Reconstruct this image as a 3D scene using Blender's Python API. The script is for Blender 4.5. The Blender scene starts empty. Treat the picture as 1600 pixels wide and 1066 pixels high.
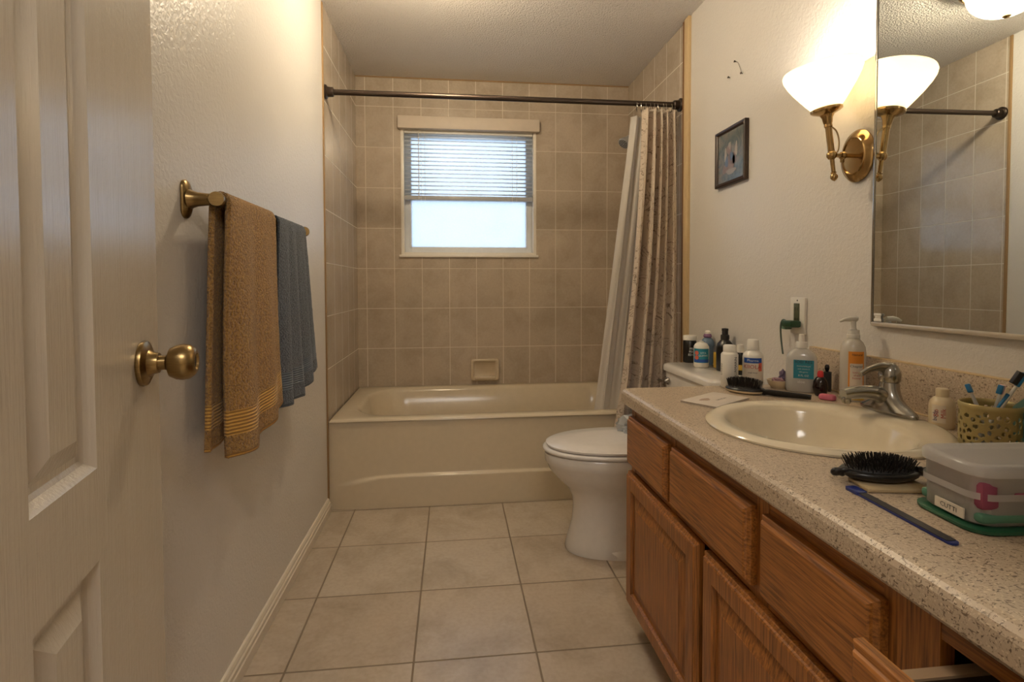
import bpy, bmesh, math, random
from mathutils import Vector, Matrix
random.seed(7)
C = bpy.context.scene.collection
S = bpy.context.scene
PI = math.pi
W, H, HC, YF = 1.791, 2.43, 0.766, -0.866      # room width, ceiling, counter height, front of tub alcove

# ------------------------------------------------------------------ camera, world, light, exposure
F, PY, YAW, PITCH, ROLL = 821.29, 472.0, 0.1126, -0.0314, -0.0028
CX, CY, CZ = 0.6056, -3.4713, 1.0931
cd = bpy.data.cameras.new('camera'); cam = bpy.data.objects.new('camera', cd); C.objects.link(cam); S.camera = cam
fwd = Vector((math.sin(YAW)*math.cos(PITCH), math.cos(YAW)*math.cos(PITCH), math.sin(PITCH)))
rt = Vector((math.cos(YAW), -math.sin(YAW), 0)); up = rt.cross(fwd)
r2 = math.cos(ROLL)*rt + math.sin(ROLL)*up; u2 = -math.sin(ROLL)*rt + math.cos(ROLL)*up
M = Matrix((r2, u2, -fwd)).transposed().to_4x4(); M.translation = (CX, CY, CZ); cam.matrix_world = M
cd.sensor_width = 36; cd.lens = F*36/1600; cd.shift_y = -(533-PY)/1600; cd.clip_start = 0.02

S.view_settings.view_transform = 'Standard'; S.view_settings.look = 'None'
S.view_settings.gamma = 1; S.view_settings.use_curve_mapping = False
S.view_settings.exposure = 0.96
S.cycles.max_bounces = 10; S.cycles.diffuse_bounces = 6; S.cycles.glossy_bounces = 5
S.cycles.transparent_max_bounces = 24; S.cycles.transmission_bounces = 8
S.cycles.sample_clamp_indirect = 6; S.cycles.caustics_reflective = False; S.cycles.caustics_refractive = False

wd = bpy.data.worlds.new('daylight'); S.world = wd; wd.use_nodes = True
wn = wd.node_tree; wn.nodes.clear()
wo = wn.nodes.new('ShaderNodeOutputWorld'); wb = wn.nodes.new('ShaderNodeBackground')
wt = wn.nodes.new('ShaderNodeTexCoord'); ws = wn.nodes.new('ShaderNodeSeparateXYZ'); wr = wn.nodes.new('ShaderNodeValToRGB')
wn.links.new(wt.outputs['Generated'], ws.inputs[0]); wn.links.new(ws.outputs['Z'], wr.inputs[0])
wn.links.new(wr.outputs[0], wb.inputs[0]); wn.links.new(wb.outputs[0], wo.inputs[0])
e = wr.color_ramp.elements; e[0].position = 0.0; e[0].color = (0.42, 0.50, 0.55, 1)
e[1].position = 0.25; e[1].color = (0.76, 0.87, 1, 1)
WORLD = 6.0
wb.inputs[1].default_value = WORLD

def light(name, kind, loc, energy, color, size=None, rot=None, size_y=None, portal=False):
    l = bpy.data.lights.new(name, kind); o = bpy.data.objects.new(name, l); C.objects.link(o)
    o.location = loc; l.energy = energy; l.color = color
    if kind == 'AREA':
        l.shape = 'RECTANGLE'; l.size = size; l.size_y = size_y or size
        if portal: l.cycles.is_portal = True
    else: l.shadow_soft_size = size
    if rot: o.rotation_euler = rot
    return o
light('window_portal', 'AREA', (0.72, 0.115, 1.70), 1, (1, 1, 1), 0.9, (PI/2, 0, PI), 0.84, True)
light('sconce_bulb', 'POINT', (1.674, -2.045, 1.690), 6.5, (1, 0.88, 0.74), 0.022)
light('ceiling_bulb', 'POINT', (0.57, -1.36, 2.335), 58, (1, 0.925, 0.84), 0.05)
light('hall_fill', 'AREA', (0.7, -4.1, 2.4), 14, (1, 0.95, 0.90), 0.9, (0, 0, 0), 0.5)  # unseen fill added in the hall to brighten the room from the front

# ------------------------------------------------------------------ node helpers
def srgb(h):
    v = [int(h[i:i+2], 16)/255 for i in (0, 2, 4)]
    return tuple((c/12.92 if c <= 0.04045 else ((c+0.055)/1.055)**2.4) for c in v)+(1,)
class NT:
    def __init__(s, name):
        s.m = bpy.data.materials.new(name); s.m.use_nodes = True; s.t = s.m.node_tree
        s.b = s.t.nodes['Principled BSDF']; s.out = s.t.nodes['Material Output']
    def n(s, typ, **kw):
        x = s.t.nodes.new(typ)
        for k, v in kw.items(): setattr(x, k, v)
        return x
    def l(s, a, b): s.t.links.new(a, b)
    def set(s, **kw):
        for k, v in kw.items():
            s.b.inputs[k.replace('_', ' ')].default_value = v
    def coord(s, scale=(1,1,1), loc=(0,0,0), world=False, rot=(0,0,0)):
        mp = s.n('ShaderNodeMapping'); mp.inputs['Scale'].default_value = scale; mp.inputs['Location'].default_value = loc
        mp.inputs['Rotation'].default_value = rot
        if world: g = s.n('ShaderNodeNewGeometry'); s.l(g.outputs['Position'], mp.inputs[0])
        else: g = s.n('ShaderNodeTexCoord'); s.l(g.outputs['Object'], mp.inputs[0])
        return mp.outputs[0]
    def noise(s, vec, scale, detail=4, rough=.5, dist=0):
        x = s.n('ShaderNodeTexNoise'); x.inputs['Scale'].default_value = scale; x.inputs['Detail'].default_value = detail
        x.inputs['Roughness'].default_value = rough; x.inputs['Distortion'].default_value = dist
        s.l(vec, x.inputs['Vector']); return x.outputs['Fac']
    def ramp(s, fac, stops, interp='LINEAR'):
        x = s.n('ShaderNodeValToRGB'); x.color_ramp.interpolation = interp
        el = x.color_ramp.elements
        while len(el) < len(stops): el.new(0.5)
        for q, (p, c) in zip(el, stops):
            q.position = p; q.color = c if len(c) == 4 else tuple(c)+(1,)
        s.l(fac, x.inputs[0]); return x.outputs[0]
    def mix(s, fac, a, b, mode='MIX'):
        x = s.n('ShaderNodeMix', data_type='RGBA', blend_type=mode)
        for inp, v in ((x.inputs[0], fac), (x.inputs[6], a), (x.inputs[7], b)):
            if hasattr(v, 'links'): s.l(v, inp)
            else: inp.default_value = v
        return x.outputs[2]
    def math(s, op, a, b=None):
        x = s.n('ShaderNodeMath', operation=op)
        for i, v in enumerate((a, b)):
            if v is None: continue
            if hasattr(v, 'links'): s.l(v, x.inputs[i])
            else: x.inputs[i].default_value = v
        return x.outputs[0]
    def bump(s, h, strength=.3, dist=.002, chain=None):
        x = s.n('ShaderNodeBump'); x.inputs['Strength'].default_value = strength; x.inputs['Distance'].default_value = dist
        s.l(h, x.inputs['Height'])
        if chain: s.l(chain, x.inputs['Normal'])
        s.l(x.outputs[0], s.b.inputs['Normal']); return x.outputs[0]
def simple(name, col, rough=.5, metal=0, bump=None, **kw):
    n = NT(name); c = srgb(col) if isinstance(col, str) else col
    n.set(Base_Color=c, Roughness=rough, Metallic=metal)
    v = n.coord()
    f = n.noise(v, 35, 3)                                            # faint procedural mottling
    n.l(n.mix(f, tuple(x*.94 for x in c[:3])+(1,), tuple(min(1, x*1.05) for x in c[:3])+(1,)), n.b.inputs['Base Color'])
    if bump: n.bump(n.noise(v, bump[0], 4), bump[1], bump[2])
    for k, x in kw.items(): n.b.inputs[k.replace('_', ' ')].default_value = x
    return n.m

# ------------------------------------------------------------------ materials
def paint(name, col, rough, sc, st, dist=.0015):
    n = NT(name); n.set(Roughness=rough, Specular_IOR_Level=.7)
    v = n.coord(world=True)
    n.l(n.mix(n.noise(v, 2.2, 3), srgb(col), tuple(x*.93 for x in srgb(col)[:3])+(1,)), n.b.inputs['Base Color'])
    n.bump(n.noise(v, sc, 3, .55, .6), st, dist); return n.m
m_wall = paint('painted_wall', 'd6d1c9', .40, 80, .7, .0026)
m_hall = paint('hall_paint', 'd8cdbb', .6, 95, .3)
m_white = simple('white_trim_paint', 'e6e0d4', .35)
m_door = NT('door_paint'); m_door.set(Roughness=.24, Specular_IOR_Level=.9, Coat_Weight=.5, Coat_Roughness=.22)
v = m_door.coord((60, 60, 3.0)); m_door.l(m_door.mix(m_door.noise(v, 1, 3), srgb('c4bbac'), srgb('bcb2a2')), m_door.b.inputs['Base Color'])
vz = m_door.noise(m_door.coord((14, 14, 14), world=True), 6, 3)
hh = m_door.math('ADD', m_door.noise(v, 3.5, 4, .6), m_door.math('MULTIPLY', vz, .5))
m_door.bump(hh, .6, .0016); m_door = m_door.m

n = NT('popcorn_ceiling'); n.set(Roughness=.9); v = n.coord(world=True)
n.l(n.mix(n.noise(v, 1.4, 3), srgb('ece7e0'), srgb('dfd7cd')), n.b.inputs['Base Color'])
vo = n.n('ShaderNodeTexVoronoi'); vo.inputs['Scale'].default_value = 135; n.l(v, vo.inputs['Vector'])
hh = n.math('ADD', n.math('MULTIPLY', n.noise(v, 90, 5, .7), 1.6), n.math('SUBTRACT', 1, vo.outputs['Distance']))
n.bump(hh, 1, .007); m_ceil = n.m

def tiles(name, axes, off, bw, bh, col1, col2, mortar, msize, rough, spot, worldv=True):
    n = NT(name)
    g = n.n('ShaderNodeNewGeometry'); sp = n.n('ShaderNodeSeparateXYZ'); n.l(g.outputs['Position'], sp.inputs[0])
    cb = n.n('ShaderNodeCombineXYZ')
    for i in (0, 1): n.l(n.math('SUBTRACT', sp.outputs[axes[i]], off[i]), cb.inputs[i])
    br = n.n('ShaderNodeTexBrick'); br.offset = 0; br.squash = 1
    n.l(cb.outputs[0], br.inputs['Vector'])
    br.inputs['Scale'].default_value = 1; br.inputs['Mortar Size'].default_value = msize; br.inputs['Mortar Smooth'].default_value = .3
    br.inputs['Brick Width'].default_value = bw; br.inputs['Row Height'].default_value = bh
    br.inputs['Color1'].default_value = srgb(col1); br.inputs['Color2'].default_value = srgb(col2); br.inputs['Mortar'].default_value = srgb(mortar)
    v = n.coord(world=True)
    mot = n.ramp(n.noise(v, spot, 6, .65, .4), [(.3, (.80, .78, .75)), (.55, (1, 1, 1)), (.75, (1.04, 1.03, 1.02))])
    fine = n.ramp(n.noise(v, spot*14, 3), [(.3, (.93, .93, .93)), (.6, (1.02, 1.02, 1.02))])
    tile = n.mix(1, n.mix(1, br.outputs['Color'], mot, 'MULTIPLY'), fine, 'MULTIPLY')
    n.l(n.mix(br.outputs['Fac'], tile, srgb(mortar)), n.b.inputs['Base Color'])
    rr = n.math('ADD', n.math('MULTIPLY', br.outputs['Fac'], .45), rough); n.l(rr, n.b.inputs['Roughness'])
    b1 = n.bump(n.math('SUBTRACT', 1, br.outputs['Fac']), .5, .0015)
    n.bump(n.noise(v, 60, 3), .05, .001, b1)
    return n.m
TW, TH, TZ = .1764, .2588, 2.2403
m_tile_b = tiles('tile_back', (0, 2), (.0576, TZ), TW, TH, 'b0a28f', 'b5a693', 'd1c6b5', .0024, .22, 5)
m_tile_l = tiles('tile_side', (1, 2), (-.1399, TZ), TW, TH, 'b0a28f', 'b5a693', 'd1c6b5', .0024, .16, 5)
m_tile_r = tiles('tile_side_far', (1, 2), (.0683, TZ), TW, TH, 'b0a28f', 'b5a693', 'd1c6b5', .0024, .22, 5)
m_floor = tiles('floor_tile', (0, 1), (.1264, -1.2355), .3604, .3604, 'b9ab98', 'b1a18d', '7d6d59', .0035, .26, 5)

n = NT('speckled_laminate'); n.set(Roughness=.36); 
v = n.coord(world=True)
base = n.mix(n.noise(v, 16, 4), srgb('bdab94'), srgb('ad9b84'))
va = n.coord((1, 1.0, 1.0), world=True, rot=(.3, .2, .5))
f1 = n.ramp(n.noise(n.coord((150, 400, 270), world=True, rot=(0, 0, .5)), 1, 2, .5, .8), [(.60, (0, 0, 0)), (.66, (1, 1, 1))])
f2 = n.ramp(n.noise(n.coord((310, 135, 240), world=True, rot=(0, 0, .35), loc=(3, 4, 5)), 1, 2, .5, .8), [(.61, (0, 0, 0)), (.67, (1, 1, 1))])
f3 = n.ramp(n.noise(n.coord((260, 260, 260), world=True, loc=(9, 1, 5)), 1, 2), [(.58, (0, 0, 0)), (.68, (1, 1, 1))])
c = n.mix(f3, base, srgb('d0c0a5')); c = n.mix(f1, c, srgb('5c4a39')); c = n.mix(f2, c, srgb('705e4b'))
n.l(c, n.b.inputs['Base Color']); m_lam = n.m

def oak(name, grain, tint='a96c30', dark='683d15'):
    n = NT(name); n.set(Roughness=.38)
    sc = {'z': (70, 70, 2.6), 'y': (70, 2.6, 70)}[grain]
    v = n.coord(sc); v2 = n.coord((7, 7, .55) if grain == 'z' else (7, .55, 7))
    a = n.noise(v, 3.2, 6, .65, .25); b = n.noise(v2, 1.3, 2, .5, .3)
    rings = n.math('FRACT', n.math('MULTIPLY', b, 13))
    rg = n.ramp(rings, [(0, (1, 1, 1)), (.72, (.93, .93, .93)), (.93, (.62, .62, .62)), (1, (1, 1, 1))])
    pores = n.ramp(a, [(.36, (.0, .0, .0)), (.62, (1, 1, 1))])
    col = n.mix(pores, srgb(dark), srgb(tint)); col = n.mix(.75, col, rg, 'MULTIPLY')
    n.l(col, n.b.inputs['Base Color']); n.bump(a, .06, .0005); return n.m
m_oak_v = oak('oak_vertical', 'z'); m_oak_h = oak('oak_horizontal', 'y')
m_inside_shade = simple('inside_shade_brown', '3a2614', .8)  # dark brown stands in for the shade inside cabinet and drawer
m_drawer_box = simple('drawer_side_wood', '9a8062', .6)

m_porc = simple('white_porcelain', 'd9d3c9', .12); m_porc_warm = simple('bone_porcelain', 'd8ccb2', .12)
m_tub = simple('bone_enamel', 'c8baa0', .16)
m_seat = simple('white_seat_plastic', 'd8d3cd', .22)
m_ant = NT('antique_brass'); m_ant.set(Base_Color=srgb('8c7247'), Metallic=1, Roughness=.3)
v = m_ant.coord((8, 8, 60)); m_ant.l(m_ant.mix(m_ant.noise(v, 6, 3), srgb('7d6743'), srgb('9f865a')), m_ant.b.inputs['Base Color']); m_ant = m_ant.m
m_brass = simple('polished_brass', 'b39565', .16, 1); m_steel = simple('chrome', 'c8c8c8', .12, 1)
m_nickel = simple('brushed_nickel', 'a7a39b', .2, 1)
m_grey = simple('grey_shower_plastic', '9c9b99', .3, .35)
m_bronze = simple('oiled_bronze', '3a2f27', .35, .7)
m_black = simple('black_plastic', '111010', .28); m_blackm = simple('black_matte', '161413', .55)
m_whitep = simple('white_plastic', 'dcd8ce', .35); m_creamp = simple('cream_plastic', 'd8c7a6', .3)
m_caulk = simple('tan_caulk', '92744e', .7); m_woodtrim = simple('brown_edge_trim', '7b5530', .6); m_creamtrim = simple('cream_painted_trim', 'c6ad84', .5)
m_base = simple('baseboard_paint', 'd6cbb8', .3)

def fabric(name, col, col2, sc, dist, rib):
    # terry pile with a ribbed border band; UV.y holds the distance in metres to the nearest hem
    n = NT(name); n.set(Roughness=.95, Sheen_Weight=.3)
    v = n.coord(); a = n.noise(v, sc, 3, .65)
    g = n.n('ShaderNodeTexCoord'); sp = n.n('ShaderNodeSeparateXYZ'); n.l(g.outputs['UV'], sp.inputs[0]); d = sp.outputs[1]
    inb = n.math('MULTIPLY', n.math('GREATER_THAN', d, .052), n.math('LESS_THAN', d, .110))
    hem = n.math('LESS_THAN', d, .010)
    lines = n.math('ADD', n.math('MULTIPLY', n.math('SINE', n.math('MULTIPLY', d, 2*PI/rib)), .5), .5)
    pile = n.mix(n.ramp(a, [(.36, (0,)*3), (.62, (1,)*3)]), srgb(col2), srgb(col))
    flat_ = n.mix(n.ramp(lines, [(0, (0,)*3), (.6, (1,)*3)]), tuple((x+y)/2 for x, y in zip(srgb(col), srgb(col2))), tuple(min(1, x*1.08) for x in srgb(col)[:3])+(1,))
    sel = n.math('MAXIMUM', inb, hem)
    n.l(n.mix(sel, pile, flat_), n.b.inputs['Base Color'])
    mx = n.n('ShaderNodeMix'); n.l(sel, mx.inputs[0]); n.l(a, mx.inputs[2]); n.l(n.math('MULTIPLY', lines, .22), mx.inputs[3])
    n.bump(mx.outputs[0], 1, dist); return n.m
m_tan = fabric('tan_terry', 'c29343', '865c22', 190, .014, .0082)
m_blue = fabric('blue_grey_terry', '56616d', '2c343e', 220, .010, .0075)

def frosted(name, col, tr=.5, rough=.3):
    n = NT(name); n.t.nodes.remove(n.b)
    t = n.n('ShaderNodeBsdfTransparent'); l = n.n('ShaderNodeBsdfTranslucent'); g = n.n('ShaderNodeBsdfGlossy'); g.inputs['Roughness'].default_value = rough
    v = n.coord(world=True); f = n.noise(v, 4.5, 3); fine = n.noise(v, 160, 3)
    cc = n.mix(f, col, tuple(min(1, x*1.18) for x in col[:3])+(1,)); cc = n.mix(n.ramp(fine, [(.35, (.0,)*3), (.65, (1,)*3)]), cc, tuple(min(1, x*1.22) for x in col[:3])+(1,))
    for q in (t, l): n.l(cc, q.inputs[0])
    m1 = n.n('ShaderNodeMixShader'); m1.inputs[0].default_value = 1-tr; n.l(t.outputs[0], m1.inputs[1]); n.l(l.outputs[0], m1.inputs[2])
    m2 = n.n('ShaderNodeMixShader'); m2.inputs[0].default_value = .05; n.l(m1.outputs[0], m2.inputs[1]); n.l(g.outputs[0], m2.inputs[2])
    n.l(m2.outputs[0], n.out.inputs[0]); return n.m
m_frost = frosted('frosted_glass', (.335, .352, .378, 1), .06)

def milky(name, col, transl=.6, gloss=.06, transp=0.0):
    n = NT(name); n.t.nodes.remove(n.b)
    l = n.n('ShaderNodeBsdfTranslucent'); d = n.n('ShaderNodeBsdfDiffuse'); g = n.n('ShaderNodeBsdfGlossy'); g.inputs['Roughness'].default_value = .15
    cc = n.mix(n.noise(n.coord(), 20, 2), col, tuple(x*.96 for x in col[:3])+(1,))
    for q in (l, d): n.l(cc, q.inputs[0])
    a = n.n('ShaderNodeMixShader'); a.inputs[0].default_value = transl; n.l(d.outputs[0], a.inputs[1]); n.l(l.outputs[0], a.inputs[2])
    b = n.n('ShaderNodeMixShader'); b.inputs[0].default_value = gloss; n.l(a.outputs[0], b.inputs[1]); n.l(g.outputs[0], b.inputs[2])
    last = b
    if transp:
        t = n.n('ShaderNodeBsdfTransparent'); t.inputs[0].default_value = tuple(min(1, x*1.05) for x in col[:3])+(1,)
        c = n.n('ShaderNodeMixShader'); c.inputs[0].default_value = transp; n.l(b.outputs[0], c.inputs[1]); n.l(t.outputs[0], c.inputs[2]); last = c
    n.l(last.outputs[0], n.out.inputs[0]); return n.m
m_shade = milky('alabaster_glass', (.96, .88, .70, 1), .72, .04)
m_dome = milky('opal_dome_glass', (.95, .86, .68, 1), .6, .04, .25)
m_slat = milky('blind_slat_vinyl', (.93, .95, .97, 1), .7, .05)
m_liner = milky('vinyl_liner', (.88, .85, .80, 1), .45, .05, .32)
m_clearp = milky('clear_pp_plastic', (.76, .74, .70, 1), .4, .12, .50)
m_clearlid = milky('cloudy_lid_plastic', (.82, .80, .77, 1), .3, .14, .42)
m_clearb = milky('clear_bottle_plastic', (.82, .81, .78, 1), .3, .10, .45)
m_pumpb = milky('milky_bottle_plastic', (.80, .76, .68, 1), .3, .10, .22)
m_teal = milky('teal_bottle_plastic', (.30, .52, .46, 1), .4, .12, .35)
m_bag = milky('clear_bag_film', (.74, .76, .78, 1), .4, .25, .55)
m_green = simple('green_rim_plastic', '1f5138', .3); m_greenin = simple('green_contents', '4d7a64', .6)
m_mirror = simple('mirror_silver', (.82, .86, .86, 1), 0.0, 1)
n = NT('mirror_silvering'); n.set(Base_Color=(.80, .85, .86, 1), Metallic=1, Roughness=0); m_mirror = n.m
m_gold = simple('gold_openwork', 'a3935f', .38, .3)
m_pink = simple('pink_soap', 'b85f72', .45); m_red = simple('red_cap', 'c22a2f', .35); m_brown = simple('brown_bottle', '1e0f0b', .12)
m_navy = simple('navy_plastic', '1b2a6b', .3); m_fileg = simple('charcoal_abrasive', '2b2827', .7)
m_tealL = simple('teal_label', '1a7f93', .5); m_blueL = simple('blue_label', '1d4fa0', .5); m_orange = simple('orange_label', 'd98a2c', .5)
m_coral = simple('coral_label', 'd0634a', .5); m_paperL = simple('cream_label', 'd8cdbb', .6); m_ink = simple('dark_ink', '22242a', .6); m_redink = simple('red_ink', 'b3352c', .6)
m_wink = simple('white_ink', 'd5d8d6', .6); m_purple = simple('purple_plastic', '7a5577', .5); m_bluejar = simple('blue_grey_gel', '5f7488', .3)
m_paper = simple('folded_paper', 'c4b9ab', .8); m_magenta = simple('magenta_cloth', '8a4258', .8); m_steelblue = simple('grey_items', '5b5f68', .7)
m_yellow = simple('yellow_label', 'c4a03e', .5); m_tbblue = simple('toothbrush_blue', '1c6fa0', .3); m_bplug = simple('green_plug', '1b4227', .4)
m_bump = simple('bristle', '15110f', .45)
m_darkwood = simple('dark_picture_frame', '2c1a12', .35)

n = NT('twig_print_fabric'); n.set(Roughness=.85, Sheen_Weight=.2)
uv = n.n('ShaderNodeTexCoord'); mp = n.n('ShaderNodeMapping'); n.l(uv.outputs['UV'], mp.inputs[0]); mp.inputs['Scale'].default_value = (1, 1, 1)
base = n.mix(n.noise(mp.outputs[0], 5, 3), srgb('c2b3a1'), srgb('b7a794'))
def twig(scale, lo, hi, loc):
    m2 = n.n('ShaderNodeMapping'); n.l(uv.outputs['UV'], m2.inputs[0]); m2.inputs['Location'].default_value = loc
    f = n.noise(m2.outputs[0], scale, 2, .5, 2.2)
    line = n.ramp(n.math('ABSOLUTE', n.math('SUBTRACT', f, .5)), [(0, (1,)*3), (.024, (0,)*3)])
    mask = n.ramp(n.noise(m2.outputs[0], scale*.9, 1), [(lo, (0,)*3), (hi, (1,)*3)])
    return n.math('MULTIPLY', line, mask)
c = n.mix(twig(10, .45, .52, (0, 0, 0)), base, srgb('5f4a38')); c = n.mix(twig(15, .48, .54, (4, 7, 0)), c, srgb('6d5b4b'))
n.l(c, n.b.inputs['Base Color']); n.bump(n.noise(mp.outputs[0], 90, 3), .15, .001); m_twig = n.m

n = NT('faded_print'); n.set(Roughness=.25); v = n.coord()
c = n.ramp(n.noise(v, 14, 5, .6, 1.2), [(.30, srgb('30383b')), (.45, srgb('555d5a')), (.6, srgb('6f6a60')), (.75, srgb('3d4c58'))])
n.l(c, n.b.inputs['Base Color']); m_print = n.m

# ------------------------------------------------------------------ mesh helpers
def mesh_from(bm, name, mat, smooth=False, angle=35):
    me = bpy.data.meshes.new(name)
    bmesh.ops.recalc_face_normals(bm, faces=bm.faces)
    bm.to_mesh(me); bm.free()
    if smooth:
        for p in me.polygons: p.use_smooth = True
        if angle < 180: me.set_sharp_from_angle(angle=math.radians(angle))
    me.materials.append(mat); return me
def obj(name, bm, mat, parent=None, smooth=True, angle=35, label=None):
    o = bpy.data.objects.new(name, mesh_from(bm, name, mat, smooth, angle)); C.objects.link(o)
    if parent: o.parent = parent
    if label: o['label'] = label
    return o
def thing(name, label, cat, loc=(0,0,0), rz=0, group=None):
    o = bpy.data.objects.new(name, None); C.objects.link(o); o.location = loc; o.rotation_euler = (0, 0, rz)
    o.empty_display_size = .02
    o['label'] = label; o['category'] = cat
    if group: o['group'] = group
    return o
def tag(o, label, cat, group=None):
    o['label'] = label; o['category'] = cat
    if group: o['group'] = group
    return o
def struct(name, bm, mat, parent=None, smooth=False):
    o = obj(name, bm, mat, parent, smooth)
    if not parent: o['kind'] = 'structure'
    return o
def BM(): return bmesh.new()
def box(bm, x0, x1, y0, y1, z0, z1, bev=0, seg=2):
    r = bmesh.ops.create_cube(bm, size=1)['verts']
    for v in r: v.co = Vector(((x0+x1)/2+v.co.x*(x1-x0), (y0+y1)/2+v.co.y*(y1-y0), (z0+z1)/2+v.co.z*(z1-z0)))
    if bev:
        es = list({e for v in r for e in v.link_edges})
        bmesh.ops.bevel(bm, geom=es, offset=bev, segments=seg, affect='EDGES', profile=.5)
    return bm
def bx(*a, **k): return box(BM(), *a, **k)
def lathe(bm, prof, seg=32, c=(0,0,0), sx=1, sy=1, M=None, caps=True):
    rings = []
    for r, z in prof:
        ring = []
        for k in range(seg):
            a = 2*PI*k/seg; p = Vector((r*sx*math.cos(a), r*sy*math.sin(a), z))
            if M is not None: p = M @ p
            ring.append(bm.verts.new(p+Vector(c)))
        rings.append(ring)
    for a, b in zip(rings, rings[1:]):
        for k in range(seg):
            bm.faces.new((a[k], a[(k+1) % seg], b[(k+1) % seg], b[k]))
    if caps:
        for q in (rings[0], rings[-1]):
            try: bm.faces.new(q)
            except ValueError: pass
    return bm
def axisM(d):
    return Vector(d).normalized().to_track_quat('Z', 'Y').to_matrix()
def tube(bm, pts, rad, seg=12, closed=False, flat=None):
    pts = [Vector(p) for p in pts]; rings = []; up0 = None
    for i, p in enumerate(pts):
        a = pts[i-1] if i else (pts[-1] if closed else pts[0]); b = pts[(i+1) % len(pts)] if (i < len(pts)-1 or closed) else pts[-1]
        d = (b-a).normalized()
        if up0 is None: up0 = d.orthogonal().normalized()
        up0 = (up0-d*up0.dot(d)).normalized(); s = d.cross(up0)
        r = rad[i] if isinstance(rad, (list, tuple)) else rad
        if isinstance(r, tuple): ra, rb = r
        else: ra = rb = r
        rings.append([bm.verts.new(p+up0*ra*math.cos(2*PI*k/seg)+s*rb*math.sin(2*PI*k/seg)) for k in range(seg)])
    pr = list(zip(rings, rings[1:]))+([(rings[-1], rings[0])] if closed else [])
    for a, b in pr:
        for k in range(seg): bm.faces.new((a[k], a[(k+1) % seg], b[(k+1) % seg], b[k]))
    if not closed:
        bm.faces.new(rings[0]); bm.faces.new(rings[-1][::-1])
    return bm
def loft(bm, rings, cap0=True, cap1=True, closed=False):
    vr = [[bm.verts.new(p) for p in r] for r in rings]; n = len(rings[0])
    for a, b in zip(vr, vr[1:]):
        for k in range(n): bm.faces.new((a[k], a[(k+1) % n], b[(k+1) % n], b[k]))
    if cap0: bm.faces.new(vr[0][::-1])
    if cap1: bm.faces.new(vr[-1])
    return bm
def smoothpath(pts, n=8):
    out = []; P = [Vector(p) for p in pts]; P = [P[0]*2-P[1]]+P+[P[-1]*2-P[-2]]
    for i in range(1, len(P)-2):
        for k in range(n):
            t = k/n; a, b, c, d = P[i-1:i+3]
            out.append(.5*((2*b)+(c-a)*t+(2*a-5*b+4*c-d)*t*t+(3*b-a-3*c+d)*t**3))
    out.append(P[-2]); return out
def rrect(hx, hy, r, n=5, cx=0, cy=0, z=0):
    out = []
    for sx, sy, a0 in ((1, 1, 0), (-1, 1, 90), (-1, -1, 180), (1, -1, 270)):
        for k in range(n+1):
            a = math.radians(a0+90*k/n); out.append(Vector((cx+sx*(hx-r)+r*math.cos(a), cy+sy*(hy-r)+r*math.sin(a), z)))
    return out
def grid(bm, f, nu, nv, uvf=None, double=None):
    vs = [[bm.verts.new(f(i/nu, j/nv)) for j in range(nv+1)] for i in range(nu+1)]
    uvl = bm.loops.layers.uv.new('UVMap') if uvf else None
    for i in range(nu):
        for j in range(nv):
            q = [(i, j), (i+1, j), (i+1, j+1), (i, j+1)]
            fc = bm.faces.new([vs[a][b] for a, b in q])
            if uvl:
                for lp, (a, b) in zip(fc.loops, q): lp[uvl].uv = uvf(a/nu, b/nv)
    return bm
def solid(o, t, off=0):
    m = o.modifiers.new('thickness', 'SOLIDIFY'); m.thickness = t; m.offset = off; return o
def text(parent, s, size, mat, place, name='lettering', ext=.0):
    cu = bpy.data.curves.new(name, 'FONT'); cu.body = s; cu.size = size; cu.align_x = 'CENTER'; cu.align_y = 'CENTER'
    cu.resolution_u = 2
    t = bpy.data.objects.new('tmp', cu); C.objects.link(t)
    dg = bpy.context.evaluated_depsgraph_get(); me = bpy.data.meshes.new_from_object(t.evaluated_get(dg))
    bpy.data.objects.remove(t)
    bm = BM(); bm.from_mesh(me); bpy.data.meshes.remove(me)
    bmesh.ops.subdivide_edges(bm, edges=[e for e in bm.edges if e.calc_length() > size*.3], cuts=2)
    bmesh.ops.triangulate(bm, faces=bm.faces)
    for v in bm.verts: v.co = Vector(place(v.co.x, v.co.y))
    return obj(name, bm, mat, parent, False)
def wrap(r, z0, ang, eps=.0006, oval=1, cx=0, cy=0):
    # place text/label (x right, y up) onto a cylinder; ang = outward direction of the label centre
    def f(x, y):
        a = ang+x/r; return (cx+(r+eps)*math.cos(a), cy+(r+eps)*math.sin(a), z0+y)
    return f
def patch(parent, place, w, h, mat, name='label_panel', n=14):
    bm = grid(BM(), lambda s, t: Vector(place((s-.5)*w, (t-.5)*h)), n, 1)
    return obj(name, bm, mat, parent)

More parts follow.
